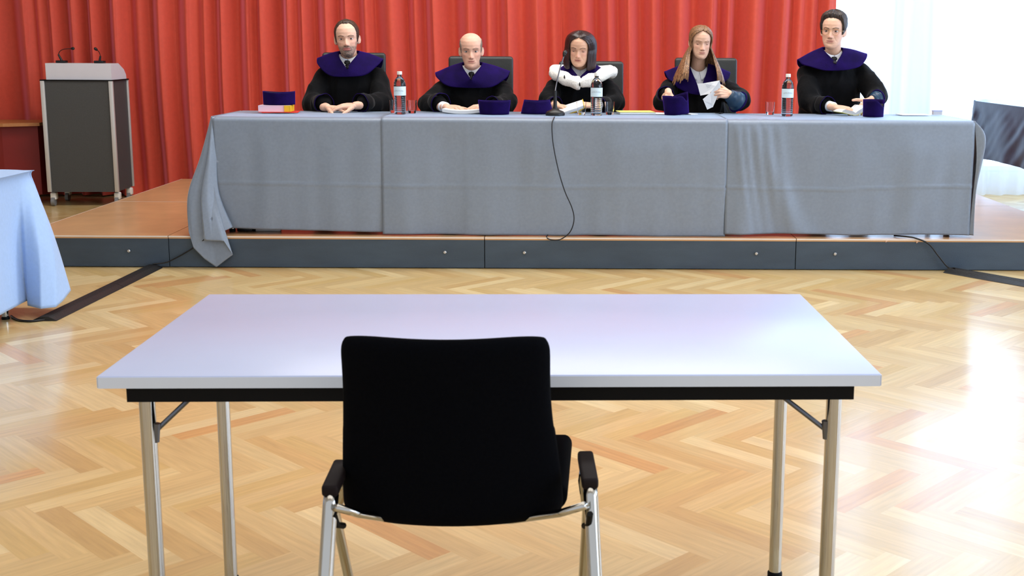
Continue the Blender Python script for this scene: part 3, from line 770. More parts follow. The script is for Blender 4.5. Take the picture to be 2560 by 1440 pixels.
def biretta(name_label, c, rx, ry, h, flare, rot, hf, crown=.6, tilt=None):
    """stiff velvet band of varying height with a soft black crown inside"""
    c = V(*c); o = empty('judge_cap', c, name_label, 'cap', None)
    def P(th, v, ins=0):
        hh = h * hf(th); k = 1 + (flare - 1) * v
        x, y = (rx * k - ins) * math.cos(th), (ry * k - ins) * math.sin(th)
        p = V(x * math.cos(rot) - y * math.sin(rot), x * math.sin(rot) + y * math.cos(rot), .001 + hh * v)
        if tilt: p = tilt @ p
        return c + p
    mb = MB(); mb.grid(lambda u, v: P(u * 2 * PI, v), 72, 8, closed_u=True); ob = mb.build('velvet_band', M_velvet, o, smooth=180); solid(ob, .005, -1)
    mb = MB(); mb.grid(lambda u, v: P(u * 2 * PI, crown - .2 * (1 - v) ** 2, .006).lerp(c + (tilt @ V(0, 0, h * crown * .9) if tilt else V(0, 0, h * crown * .9)), 1 - v), 48, 6, closed_u=True)
    mb.build('soft_crown', M_blacksoft, o, smooth=180)
    return o
# cap 1 on a book on a red folder
fx = atz(700, 284, TT)
fo = MB().box(V(-1.935, 7.93, TT + .001), (.23, .2, .003), Matrix.Rotation(R(8), 3, 'Z')).box(V(-1.955, 7.905, TT + .004), (.2, .17, .003), Matrix.Rotation(R(-5), 3, 'Z'))
tag(fo.build('folder', M_redfold, loc=(-1.93, 7.93, TT)), 'red card folder under the pink book at the left table end', 'folder')
bk = empty('book', (-1.955, 7.93, TT + .006), 'thick pale pink book with yellow spine under a velvet cap', 'book')
q = V(-1.962, 7.93, TT + .006 + .021); rz = Matrix.Rotation(R(4), 3, 'Z')
MB().box(q, (.19, .15, .036), rz).build('page_block', M_pages, bk); MB().box(q + V(-.003, -.002, .0195), (.2, .158, .003), rz).box(q + V(-.003, -.002, -.0195), (.2, .158, .003), rz).box(q + V(-.016, -.078, 0), (.172, .003, .040), rz).build('cover', M_pink, bk)
MB().box(q + V(.085, -.078, 0), (.036, .0045, .041), rz).box(q + V(.1005, -.002, 0), (.004, .154, .041), rz).build('spine', M_yellow, bk)
biretta('tall purple velvet cap on the pink book', (-1.945, 7.93, TT + .0495), .104, .075, .084, 1.02, 0, lambda t: 1 + .05 * math.cos(2 * t), .95)
biretta('purple velvet cap flaring upwards in front of the bald man', (-.512, 7.83, TT), .096, .07, .092, 1.12, 0, lambda t: .95 + .05 * abs(math.cos(t)) ** 3 + .05 * math.sin(-t) * 0, .75)
biretta('wide low purple velvet cap left of the table microphone', (-.235, 7.95, TT), .108, .08, .088, .80, 0, lambda t: 1 + .04 * math.cos(2 * t) , .9)
biretta('tilted purple velvet cap under the long-haired woman\'s hand', (.700, 7.93, TT), .082, .075, .128, 1.06, R(10),
        lambda t: .95 + .16 * math.cos(t + .1) * (1 if math.cos(t) > 0 else -.55) - .42 * math.exp(-((t % (2 * PI) - (2 * PI - .75)) / .38) ** 2), .55, Matrix.Rotation(R(-6), 3, 'Y'))
biretta('small purple velvet cap with crossing flaps beside the man with glasses', (1.990, 7.82, TT), .066, .07, .115, 1.06, R(0),
        lambda t: (.98 if True else 1) - .42 * sstep(PI * 1.45, PI * 1.80, t % (2 * PI)) * (1 - sstep(PI * 1.84, PI * 1.9, t % (2 * PI))), .75)

def sheets(c, w, d, h, rot, m, name, label, cat, bend=0):
    c = V(*c); mb = MB(); rz = Matrix.Rotation(rot, 3, 'Z')
    nu = 12
    for k in (0, 1):
        mb.grid(lambda u, v: c + rz @ V((u - .5) * w, (v - .5) * d, .0008 + k * h + bend * (u - .5) ** 2 * 4), nu, 3)
    mb.bm.verts.ensure_lookup_table()
    bmesh.ops.bridge_loops(mb.bm, edges=[e for e in mb.bm.edges if e.is_boundary])
    return tag(mb.build(name, m, loc=c), label, cat)
# open booklet in front of the bald man
sheets((-.72, 7.93, TT), .26, .17, .02, R(-6), M_pages, 'booklet', 'white booklet held by the bald man', 'booklet', .012)
# yellow pad
pad = empty('writing_pad', (.43, 8.0, TT), 'pale yellow writing pad lying between glass and tilted cap', 'writing pad')
mb = MB(); mb.box(V(.43, 8.0, TT + .007), (.24, .19, .012), Matrix.Rotation(R(5), 3, 'Z')); mb.build('page_block', M_pages, pad)
MB().box(V(.425, 8.0, TT + .0155), (.24, .19, .003), Matrix.Rotation(R(6), 3, 'Z')).build('cover', M_paleyel, pad)
sheets((.60, 8.03, TT), .12, .18, .002, R(-20), M_paper, 'paper_sheet', 'white sheet of paper sticking out left of the tilted cap', 'paper')
sheets((.79, 7.97, TT), .06, .10, .004, R(35), M_paper, 'paper_slip', 'small white slip of paper right of the tilted cap', 'paper')
sheets((2.33, 8.08, TT), .20, .15, .003, R(4), M_paper, 'paper_sheet', 'flat white sheets at the right end of the long table', 'paper')
cd_ = empty('card_box', (2.50, 8.10, TT), 'small pale lavender box near the right table end', 'box')
MB().box(V(2.50, 8.10, TT + .014), (.06, .04, .026)).build('box_body', M_podw, cd_); MB().box(V(2.50, 8.10, TT + .0285), (.063, .043, .006)).build('box_lid', M_lavender, cd_)

def book_open(c, label, rot=0, yellow=M_paleyel):
    """thick softcover lying open, pages bending up at both sides"""
    c = V(*c); o = empty('open_book', c, label, 'book'); rz = Matrix.Rotation(rot, 3, 'Z')
    def prof(u): return .095 * (2 * u - 1), .055 * max(0, 2 * u - 1) ** 1.6 + .020 * max(0, 1 - 2 * u) ** 1.5
    mb = MB()
    def fn(k):
        def g(u, v):
            x, z = prof(u); th = (.026 * min(1, 8 * u, 8 * (1 - u)) ** .5) * (1 - .35 * gs(u - .5, .07))
            return c + rz @ V(x - k * .2 * z, lerp(-.08, .08, v), .003 + z + k * th)
        return g
    for k in (0, 1): mb.grid(fn(k), 30, 4)
    bmesh.ops.remove_doubles(mb.bm, verts=mb.bm.verts, dist=.0003)
    es = [e for e in mb.bm.edges if e.is_boundary]
    try: bmesh.ops.bridge_loops(mb.bm, edges=es)
    except Exception: pass
    mb.build('pages', M_pages, o)
    mb = MB()
    mb.grid(lambda u, v: c + rz @ V(prof(u)[0] * 1.03, lerp(-.083, .083, v), .0018 + prof(u)[1]), 30, 3); solid(mb.build('cover', yellow, o), .002, 0)
    return o
book_open((1.885, 8.02, TT), 'thick open book in the hands of the man with glasses', R(12))
# booklet of woman 3
o = empty('booklet', (.0, 8.12, TT), 'white booklet with yellow cover held by the woman with the fur collar', 'booklet')
rx_ = Matrix.Rotation(R(-18), 3, 'Y') @ Matrix.Rotation(R(20), 3, 'X')
c = V(-.005, 8.06, TT + .034)
MB().box(c, (.17, .11, .022), rx_, bev=.003).build('page_block', M_paper, o); MB().box(c + rx_ @ V(.004, .004, -.014), (.18, .12, .004), rx_).box(c + rx_ @ V(.089, 0, -.002), (.004, .12, .026), rx_).build('cover', M_yellow, o)
# bundle of papers held upright by woman 4
pp = empty('folded_papers', (.93, 8.12, 1.09), 'bundle of folded white papers held up by the long-haired woman', 'papers')
Y4 = 8.06
def sheet_poly(pts, t, m, name, par, Y=Y4):
    P = [at(x, y, Y + dy) for x, y, dy in pts]; solid(MB_poly(P, name, m, par), t, 0)
def MB_poly(P, name, m, par):
    mb = MB(); vs = [mb.bm.verts.new(p) for p in P]; mb.bm.faces.new(vs); return mb.build(name, m, par, smooth=0)
sheet_poly([(1743, 209, .02), (1760, 208, .01), (1799, 201, -.01), (1790, 215, -.01), (1773, 235, 0), (1751, 239, .02)], .002, M_paper, 'loose_sheet', pp)
sheet_poly([(1799, 201, -.005), (1802, 218, 0), (1790, 250, 0), (1782, 268, 0), (1778, 268, .01), (1772, 262, .01), (1776, 235, 0), (1786, 213, 0)], .006, M_pages, 'page_block', pp)
sheet_poly([(1776, 232, -.01), (1757, 248, .0), (1759, 252, 0), (1768, 274, .0), (1783, 267, -.004), (1779, 258, -.008)], .006, M_paper, 'folded_section', pp)
sheet_poly([(1800, 216, .012), (1804, 219, .012), (1800, 236, .012), (1792, 232, .012)], .004, M_yellow, 'yellow_cover', pp)
for y0_ in (210.5, 214, 217, 220):
    P_ = [at(1762 + (y0_ - 210) * .6, y0_, Y4 - .009), at(1784 - (y0_ - 210) * .9, y0_ - 3.2, Y4 - .013)]
    MB().tube(P_, .0009, n=4).build('print_line', M_greytext, pp)

# ------------------------------------------------------------------ people
M_skin = mat('skin', (220, 176, 150), .5, attr='tint', var=.05, vscale=60, sss=.06, spec=.35)
M_eye = mat('eye', (255, 255, 255), .25, attr='tint', spec=.5)
HT = [  # z, half width, front, back (relative to eye level, metres)
    (-.120, .012, -.066, -.040), (-.116, .024, -.078, -.030), (-.106, .036, -.086, -.012), (-.09, .046, -.089, .012), (-.07, .054, -.088, .035),
    (-.045, .061, -.087, .056), (-.02, .067, -.085, .072), (0, .070, -.083, .085), (.02, .0725, -.088, .093), (.045, .0745, -.0885, .098),
    (.07, .0705, -.081, .093), (.09, .060, -.065, .078), (.105, .044, -.043, .056), (.114, .026, -.020, .032), (.118, .010, -.004, .012)]
def head_pt(az, z, fw=1.):
    w, yf, yb = interp(HT, z); yc = lerp(yf, yb, .58)
    s_, c_ = math.sin(az), math.cos(az)
    x = w * math.copysign(abs(s_) ** .92, s_) * fw
    y = yc - (yc - yf) * c_ ** .93 if c_ > 0 else yc - (yb - yc) * c_
    return x, y
def head_surface(az, z, o):
    x, y = head_pt(az, z); c_ = math.cos(az); x *= 1 + o.get('jw', 0) * (1 - sstep(-.065, -.005, z))
    if c_ > 0 and z < .06:
        ax = abs(x); d = 0
        nw = lerp(.0065, .0095, clamp((.005 - z) / .04)); prot = interp([(-.052, 0), (-.047, .010), (-.040, .024), (-.034, .026), (-.015, .015), (.008, .003), (.02, 0)], z)[0] * o.get('nose', 1)
        d += prot * gs(x, nw * 1.15); d += .007 * gs(ax - .0125, .006) * gs(z + .0395, .007)
        d -= .0115 * gs(ax - .031, .016) * gs(z - .001, .012)
        d += .0045 * gs(ax - .028, .020) * gs(z - .021, .008)
        d += .0045 * gs(ax - .043, .016) * gs(z + .024, .013)
        lw = .024; m = math.exp(-(ax / lw) ** 4); zz = z - .0025 * (ax / lw) ** 2
        d += (.0042 * gs(zz + .0610, .0042) + .0050 * gs(zz + .0722, .005) - .0034 * gs(zz + .0662, .0022)) * m
        d -= .002 * gs(ax, .004) * gs(z + .053, .004); d -= .004 * gs(ax, .02) * gs(z + .083, .006)
        d += .005 * gs(ax, .016) * gs(z + .100, .011)
        xn = .018 + (-.04 - z) * .55
        if -.07 < z < -.035: d -= .0022 * gs(ax - xn - .006, .0035)
        y -= d
    return V(x, y, z)
def head_mesh(mb, T, o):
    n, lv = 120, 84
    rings = []
    for i in range(lv):
        z = lerp(-.120, .118, (1 - math.cos(PI * (i + .5) / lv)) / 2 * .35 + .65 * (i + .5) / lv)
        rings.append([mb.bm.verts.new(T @ head_surface(2 * PI * j / n, z, o)) for j in range(n)])
    for A, B in zip(rings, rings[1:]):
        for j in range(n): mb.bm.faces.new((A[j], A[(j + 1) % n], B[(j + 1) % n], B[j]))
    mb.bm.faces.new(rings[0][::-1]); mb.bm.faces.new(rings[-1])
    for s_ in (-1, 1):
        mb.ball(T @ V(s_ * .031, -.0585, 0), tuple([.0128 * T.to_scale().x] * 3), sub=3)
        E_ = T.to_3x3().normalized() @ Matrix.Rotation(R(-24 * s_), 3, 'Z') @ Matrix.Rotation(R(-12), 3, 'X')
        k = T.to_scale().x
        mb.ball(T @ V(s_ * .0735, .012, -.010), (.0055 * k, .016 * k, .029 * k), E_, 3)
        mb.ball(T @ V(s_ * .072, .008, -.030), (.0055 * k, .010 * k, .012 * k), E_, 2)
        rim = [T @ (V(s_ * .0785, .016, -.008) + Matrix.Rotation(R(-24 * s_), 3, 'Z') @ V(0, .0145 * math.sin(q), .026 * math.cos(q))) for q in [PI * (k_ / 10 * 1.25 - .25) for k_ in range(11)]]
        mb.tube(rim, .003 * k, n=6)
def hand(mb, o, fwd, up, thumb, s=1., curl=(25, 30, 34, 38), tc=(20, 20), fl=(28, 40), sp=1., tdir=None):
    """o wrist point, fwd along the hand, up = back of the hand, thumb = direction of the thumb side"""
    o = V(*o); f = V(*fwd).normalized(); u = V(*up); u = (u - f * u.dot(f)).normalized()
    t = f.cross(u); t = t if t.dot(V(*thumb)) > 0 else -t
    offs = (.030, .010, -.010, -.028); bd = (.088, .092, .086, .076)
    LN = ((.043, .025, .019), (.047, .029, .021), (.043, .027, .020), (.033, .020, .017))
    mb.chain([(o - f * .03, .027 * s), (o, .026 * s)])
    for i in range(4):
        b = o + (f * bd[i] + t * offs[i] + u * (.004 if i in (1, 2) else 0)) * s
        mb.chain([(o + (f * .008 + t * offs[i] * .55) * s, .0155 * s), (o + (f * .05 + t * offs[i] * .85) * s, .0145 * s), (b, .0105 * s)])
        d = (f + t * offs[i] * 1.6 * sp).normalized(); ax = d.cross(u).normalized(); p = b; rr = .0098 if i < 3 else .0085
        pts = [(b, rr * s)]; ang = 0
        for k in range(3):
            ang = curl[i] * (1, .9 * fl[0] / 28, .7 * fl[1] / 40)[k]
            d = Matrix.Rotation(-R(ang), 3, ax) @ d; p = p + d * LN[i][k] * s
            pts.append((p, rr * (.93, .86, .74)[k] * s))
        mb.chain(pts)
    b = o + (f * .022 + t * .024 - u * .006) * s; d = (f * .75 + t * .72 - u * .25).normalized() if tdir is None else V(*tdir).normalized()
    ax = d.cross(u).normalized(); p1 = b + d * .042 * s
    d2 = (Matrix.Rotation(R(tc[0]), 3, u.cross(V(0, 0, 0)) if False else u) @ d) if f.cross(t).dot(u) > 0 else (Matrix.Rotation(-R(tc[0]), 3, u) @ d)
    d2 = (d2 * .8 + f * .35).normalized(); p2 = p1 + d2 * .032 * s; d3 = (d2 * .8 + f * .3 - u * .1).normalized()
    mb.chain([(b, .016 * s), (p1, .0125 * s), (p2, .0108 * s), (p2 + d3 * .025 * s, .0088 * s)])

def person(cfg):
    cx = cfg['cx']; sz = cfg['sz']; X = empty('person', (cx, 8.5, .70), cfg['label'], 'person')
    hs = cfg['hs'] * .975; T = Matrix.Translation(cfg['head']) @ Matrix.Rotation(R(cfg.get('yaw', 0)), 4, 'Z') @ Matrix.Rotation(R(cfg.get('pitch', 0)), 4, 'X') @ Matrix.Rotation(R(cfg.get('roll', 0)), 4, 'Y') @ Matrix.Diagonal((hs * cfg.get('hw', 1) * 1.05, hs, hs, 1))
    Ti = T.inverted()
    ty = cfg.get('ty', 8.47); nb = V(cx, ty - .01, sz + .055)
    # ---- body
    mb = MB(); head_mesh(mb, T, cfg)
    hn = T @ V(0, .02, -.07)
    nr = cfg.get('nr', .054)
    mb.chain([(T @ V(0, .025, -.03), nr * 1.0), (lerp(hn, nb, .55), nr), (nb, nr * 1.12), (V(cx, ty + .01, sz - .03), .09)], sub=3, n=24)
    mb.chain([(V(cx, ty, sz - .09), .11), (V(cx, 8.5, .80), .115)])
    for s_, k in ((-1, 'L'), (1, 'R')):
        a = cfg[k]; mb.chain([(V(cx, ty, sz - .08), .08), (a['sh'] - V(0, 0, .03), .05), (a['el'], .042), (a['wr'], .027)])
        mb.chain([(V(cx + s_ * .09, 8.5, .79), .09), (V(cx + s_ * .12, 8.10, .78), .065), (V(cx + s_ * .12, 8.06, .32), .045)])
        h = a['hand']; hand(mb, a['wr'], h['f'], h['u'], h['t'], cfg.get('hand_s', 1.), h.get('curl', (25, 30, 34, 38)), h.get('tc', (20, 20)), sp=h.get('sp', 1.), tdir=h.get('tdir'))
    me = remeshed(mb, .0028, 3, 'body')
    co = co_get(me); M = np.array(Ti); L_ = co @ M[:3, :3].T.astype(np.float32) + M[:3, 3].astype(np.float32)
    x, y, z = np.abs(L_[:, 0]), L_[:, 1], L_[:, 2]; g = lambda a, s_: np.exp(-(a / s_) ** 2)
    sk = np.array(srgb(*cfg['skin'])[:3]); C = np.tile(sk, (len(co), 1)); face = (y < .01) & (z > -.13) & (z < .13) & (x < .1)
    def mixc(C, col, w): w = np.clip(w, 0, 1)[:, None]; return C * (1 - w) + np.array(srgb(*col)[:3]) * w
    C = mixc(C, cfg.get('cheek', (214, 142, 124)), face * .45 * (g(x - .042, .018) * g(z + .025, .02) + g(x, .014) * g(z + .035, .014)))
    C = mixc(C, (150, 104, 92), face * .55 * (g(x - .031, .018) * g(z - .0, .013)))
    if cfg.get('beard'):
        rnd = np.array([noise.noise(V(*p) * 180) for p in (L_[face])]) if face.any() else 0
        jaw = np.clip((-.043 - z) / .012, 0, 1) * np.clip((.02 - y) / .02, 0, 1)
        side = np.clip((x - .05) / .01, 0, 1) * np.clip((-.012 - z) / .02, 0, 1)
        tash = g(x - .014, .016) * g(z + .051, .006)
        goat = np.clip(1.1 - x / .04, 0, 1)
        w = np.maximum(np.maximum(jaw * (.62 + .35 * goat), side * .55), tash * .95) * face; ww = w.copy(); ww[face] = ww[face] * (1 + .5 * rnd)
        C = mixc(C, cfg['beard'], ww)
        lip = face * np.exp(-(x / .021) ** 4) * ((z < -.058) & (z > -.077)); C = mixc(C, (176, 104, 96), lip * .85)
    lip = face * np.exp(-(x / .022) ** 6) * np.exp(-((z + .0665) / .0085) ** 4) * (y < -.06); C = mixc(C, cfg.get('lip', (186, 112, 104)), lip * .75)
    C = mixc(C, (90, 40, 36), face * np.exp(-(x / .021) ** 6) * g(z + .0662, .0018) * (y < -.06) * .9)
    C = mixc(C, (110, 60, 50), face * g(x - .0075, .004) * g(z + .0475, .003) * (y < -.09) * .8)
    bz = .019 + .35 * (x - .016) * (x < .032) + .0056 * (x >= .032) - .35 * (x - .032) * (x >= .032)
    C = mixc(C, cfg['brow'], face * (x > .012) * (x < .050) * g(z - bz, .0034) * cfg.get('browk', .85) * (y < -.03))
    col = np.ones((len(co), 4), np.float32); col[:, :3] = C
    at_ = me.color_attributes.new('tint', 'FLOAT_COLOR', 'POINT'); at_.data.foreach_set('color', col.ravel())
    body = link_mesh('body', me, M_skin, X)
    # ---- eyes
    cl_ = cfg.get('closed', False)
    for s_ in (-1, 1):
        mb = MB(); Rr = .0138; hh = .0052 if not cl_ else .0022; zz = 0.0005 if not cl_ else -.0035
        gx = cfg.get('gaze', 0)
        def fe(u, v):
            a = 2 * u - 1; b = 2 * v - 1; dx = a * .0135; dz = b * hh * max(0, 1 - a * a) ** .55 + (zz if not cl_ else zz - .0022 * (1 - a * a))
            return T @ V(s_ * .031 + dx, -.0585 - math.sqrt(max(1e-6, Rr * Rr - dx * dx - dz * dz)), dz)
        mb.grid(fe, 27, 13); me = mb.data('eye', 180); n_ = len(me.vertices); cc = np.ones((n_, 4), np.float32)
        for i in range(27):
            for j in range(13):
                a = 2 * i / 26 - 1; b = 2 * j / 12 - 1; dx = a * .0135 - gx; dz = b * hh * max(0, 1 - a * a) ** .55
                r_ = math.hypot(dx, dz); c_ = (.62, .58, .56)
                if r_ < .0056: c_ = srgb(*cfg.get('iris', (62, 48, 38)))[:3]
                if r_ < .0026: c_ = (.004, .004, .004)
                if b > .62 or cl_: c_ = srgb(58, 38, 32)[:3]
                if b < -.85 and not cl_: c_ = srgb(170, 120, 104)[:3]
                cc[i * 13 + j, :3] = c_
        me.color_attributes.new('tint', 'FLOAT_COLOR', 'POINT').data.foreach_set('color', cc.ravel())
        link_mesh('eye', me, M_eye, X)
    # ---- robe
    mb = MB()
    def ring_loft(rings, n=40):
        RR = []
        for (c, a, b) in rings: RR.append([mb.bm.verts.new(V(*c) + V(a * math.cos(q) * (1 if True else 0), b * math.sin(q), 0)) for q in [2 * PI * j / n for j in range(n)]])
        for A, B in zip(RR, RR[1:]):
            for j in range(n): mb.bm.faces.new((A[j], A[(j + 1) % n], B[(j + 1) % n], B[j]))
        mb.bm.faces.new(RR[0][::-1]); mb.bm.faces.new(RR[-1])
    sw = cfg.get('sw', .2); L0, R0 = cfg['L'], cfg['R']
    zt1 = sz + .035
    ring_loft([((cx, 8.5, .60), .25, .2), ((cx, 8.5, .78), .25, .19), ((cx, 8.48, .95), .225, .165), ((cx, 8.475, 1.06), sw + .015, .15), ((cx, ty, sz - .14), sw + .012, .14), ((cx, ty, sz - .075), sw - .004, .125),
               ((cx, ty, sz - .025), sw * .80, .105), ((cx, ty, sz + .005), sw * .52, .088), ((cx, ty, zt1), .076, .070)])
    for s_, k in ((-1, 'L'), (1, 'R')):
        a = cfg[k]; e, w_ = a['el'], a['wr']; c = a.get('cuff') or lerp(w_, e, .12); m_ = lerp(e, c, .5); rc = a.get('rc', .055); re = a.get('re', .078)
        mb.chain([(V(cx + s_ * sw * .35, ty, sz - .06), .065), (a['sh'] - V(0, 0, .018), .068), (lerp(a['sh'], e, .5) + V(-s_ * .004, 0, .0), re * .97), (e, re), (m_ - V(0, 0, .01), (re + rc) / 2), (c, rc * .86)])
        mb.chain([(V(cx + s_ * .10, 8.5, .76), .115), (V(cx + s_ * .13, 8.12, .765), .085), (V(cx + s_ * .13, 8.08, .36), .10)])
    me = remeshed(mb, .0075, 14, 'robe'); 
    co = co_get(me); nn = np.empty(len(me.vertices) * 3, np.float32); me.vertices.foreach_get('normal', nn); nn = nn.reshape(-1, 3)
    sd = cfg['seed']
    dsp = np.array([noise.noise(V(p[0] * 9 + sd, p[1] * 9, p[2] * 3.4 + p[0] * 3)) * .014 + (.5 - abs(noise.noise(V(p[0] * 13 - sd, p[1] * 11, p[2] * 5 - p[0] * 5)))) * .018 - .006 + noise.noise(V(p[0] * 30 - sd, p[1] * 26, p[2] * 12 - p[0] * 12)) * .003 for p in co], np.float32)
    fade = np.clip((sz + .0 - co[:, 2]) / .08, .15, 1); co = co + nn * (dsp * fade)[:, None]
    tabl = (co[:, 1] < 8.21) & (co[:, 2] > .85) & (co[:, 2] < TT + .03); co[tabl, 2] = np.maximum(co[tabl, 2], TT + .001)
    me.vertices.foreach_set('co', co.astype(np.float32).ravel()); me.update()
    robe = link_mesh('robe', me, M_robe, X)
    bvh = BVHTree.FromPolygons([tuple(p) for p in co], [tuple(p.vertices) for p in me.polygons])
    def push(p, d):
        l, n, i, ds = bvh.find_nearest(p)
        if l is None: return p
        if (p - l).dot(n) < d: return l + n * d
        return p
    # ---- shirt, collar wings, tie
    V0 = cfg['vee']; zn = cfg['zn']; nx = lerp(cx, cfg['head'].x, .55); ny = ty - .03
    mb = MB()
    def fs(u, v):
        q = u * 2 * PI; c_ = math.cos(q); r0 = nr + .007
        a = V(nx + r0 * math.sin(q), ny + .0 - r0 * c_ * 1.02, zn - .032 * max(0, c_) ** 2 + .004 * max(0, -c_))
        b = V(nx + .085 * math.sin(q), ty - .02 - .10 * c_, max(V0.z - .03, cfg['cape']['fz'] + .02))
        return a.lerp(b, v) + V(0, -.006 * math.sin(PI * v) * max(0, c_), 0)
    mb.grid(fs, 48, 16, closed_u=True); solid(mb.build('shirt', M_shirt, X, smooth=180), .0015, 1)
    if cfg.get('wings', True):
        for s_ in (-1, 1):
            wl = cfg.get('wing', .055)
            def fw_(u, v):
                q = s_ * lerp(.02, 1.75, u); r0 = nr + .012; c_ = math.cos(q)
                a = V(nx + r0 * math.sin(q), ny - r0 * c_ * 1.02 - .002, zn + .002 - .034 * max(0, c_) ** 2)
                ln = lerp(wl, .024, sstep(.0, .75, u)) * (1 if u > .03 else .9)
                return a + V(s_ * .012 * v * (1 - u), -.014 * v - .010 * v * (1 - u), -ln * v + 0)
            mb = MB(); mb.grid(fw_, 18, 6); solid(mb.build('shirt_collar', M_shirt, X, smooth=180), .002, 1)
    if cfg.get('tie', True):
        p0 = V(nx, ny - nr - .024, zn - .055); p1 = V(V0.x, V0.y - .002, V0.z + .002)
        d = (p1 - p0)
        mb = MB(); mb.tube([p0 + V(0, 0, .012), p0 + V(0, -.004, 0), p0 + V(0, -.002, -.024)], [.016, .022, .015], n=16, flat=.55, upv=(0, 1, 0))
        mb.tube([p0 + V(0, 0, -.024), lerp(p0, p1, .6) + V(0, -.004, 0), p1], [.015, .024, .020], n=12, flat=.25, upv=(0, 1, 0)); mb.build('tie', M_tie, X, smooth=60)
    # ---- velvet cape collar
    cp = cfg['cape']; hw, tz, fz, bz_ = cp['hw'], cp['tz'], cp['fz'], cp.get('bz', sz - .10); tzr = cp.get('tzr', tz); cxx = cp.get('cx', cx)
    def fc(u, v):
        q = u * 2 * PI; s1, c1 = math.sin(q), math.cos(q)
        f = max(0, c1); k = clamp(1 - abs(q if q < PI else 2 * PI - q) / R(cfg.get('vang', 78)))
        ins = V(lerp(nx + .072 * s1, V0.x, k ** 2 * .6), lerp(ny - .066 * c1, V0.y, k), lerp(zn + cfg.get('cup', .016) + .008 * max(0, -c1), V0.z, k))
        tt = lerp(tzr if s1 > 0 else tz, fz, f ** 1.75) if c1 > 0 else lerp(tzr if s1 > 0 else tz, bz_, (-c1) ** 1.8)
        ex = math.copysign(abs(s1) ** cp.get('sq', .8), s1)
        out = V(cxx + hw * ex, ty - (.175 if c1 > 0 else .15) * math.copysign(abs(c1) ** .9, c1), tt)
        p = ins.lerp(out, v); p.z += .010 * math.sin(PI * v) * (1 - .6 * f)
        p = push(p, .010 + .004 * v)
        p += V(0, 0, .003 * math.sin(q * 7 + sd) * v)
        if abs(s1) > .93: p.z += cp.get('lift', .004) * v ** 4 * (abs(s1) - .93) / .07
        return p
    mb = MB(); mb.grid(fc, 120, 22, closed_u=True)
    for _ in range(2): bmesh.ops.smooth_vert(mb.bm, verts=[v for v in mb.bm.verts if not v.is_boundary], factor=.5, use_axis_x=True, use_axis_y=True, use_axis_z=True)
    ob = mb.build('cape_collar', M_velvet, X, smooth=180); solid(ob, .006, 1)
    # ---- cuffs
    for k in 'LR':
        a = cfg[k]; c = a.get('cuff') or lerp(a['wr'], a['el'], .12); d = (a['wr'] - a['el']).normalized()
        if a.get('white', True):
            mb = MB(); w0 = a['wr'] - d * .012; mb.tube([w0 - d * .05, w0, w0 + d * .004], [.036, .0335, .031], n=24); mb.build('shirt_cuff', M_shirt, X)
        lr = a.get('lining')
        if lr:
            e1 = V(*lr['p0']); e2 = V(*lr['p1']); r0, r1 = lr['r']; fl = lr.get('flat', .7)
            mb = MB(); P_ = [lerp(e1, e2, i / 10) for i in range(11)]
            mb.tube(P_, [lerp(r0, r1, (i / 10) ** .8) * (1 + .05 * math.sin(i * 1.3)) for i in range(11)], n=28, flat=fl)
            for v in mb.bm.verts: v.co += V(0, 0, 1) * noise.noise(v.co * 30) * .006
            mb.build('sleeve_lining', M_satin, X, smooth=180)
            mb = MB(); dd = (e2 - e1).normalized(); ua = V(0, 0, 1) if abs(dd.z) < .9 else V(0, 1, 0); ua = (ua - dd * ua.dot(dd)).normalized(); ub = dd.cross(ua)
            mb.tube([e2 + (ua * math.cos(q) * fl + ub * math.sin(q)) * r1 * 1.02 for q in [2 * PI * i / 36 for i in range(36)]], .005, n=8, closed=True)
            mb.build('velvet_cuff_edge', M_velvet, X, smooth=180)
    for k in 'LR':
        a = cfg[k]
        if a.get('lining'): continue
        c = a.get('cuff') or lerp(a['wr'], a['el'], .12); d = (a['wr'] - lerp(a['el'], c, .4)).normalized(); rc = a.get('rc', .055)
        mb = MB(); Q_ = [c - d * .055, c - d * .02, c + d * .012, c + d * .034]; mb.tube(Q_, [rc * .86, rc * .98, rc * 1.04, rc * 1.10], n=32, cap=False)
        for v in mb.bm.verts:
            v.co += V(0, 0, 1) * noise.noise(v.co * 22 + V(sd, 0, 0)) * .010
            if v.co.z < TT + .002 and v.co.y < 8.21: v.co.z = TT + .002
        rimv = [v.co.copy() for v in list(mb.bm.verts)[-32:]]
        cf = mb.build('sleeve_cuff', M_robe, X, smooth=180); solid(cf, .003, 0)
        MB().tube(rimv, .0022, n=6, closed=True).build('cuff_trim', M_velvet, cf, smooth=180)
    # ---- trousers and shoes (below the table)
    mb = MB()
    for s_ in (-1, 1): mb.chain([(V(cx + s_ * .13, 8.08, .42), .06), (V(cx + s_ * .13, 8.10, .29), .05)])
    mb.build('trousers', M_trouser, X, smooth=60)
    for s_ in (-1, 1): MB().ball((cx + s_ * .13, 8.05, SZ + .042), (.045, .13, .042)).build('shoe', M_black, X, smooth=60)
    return X, T, push

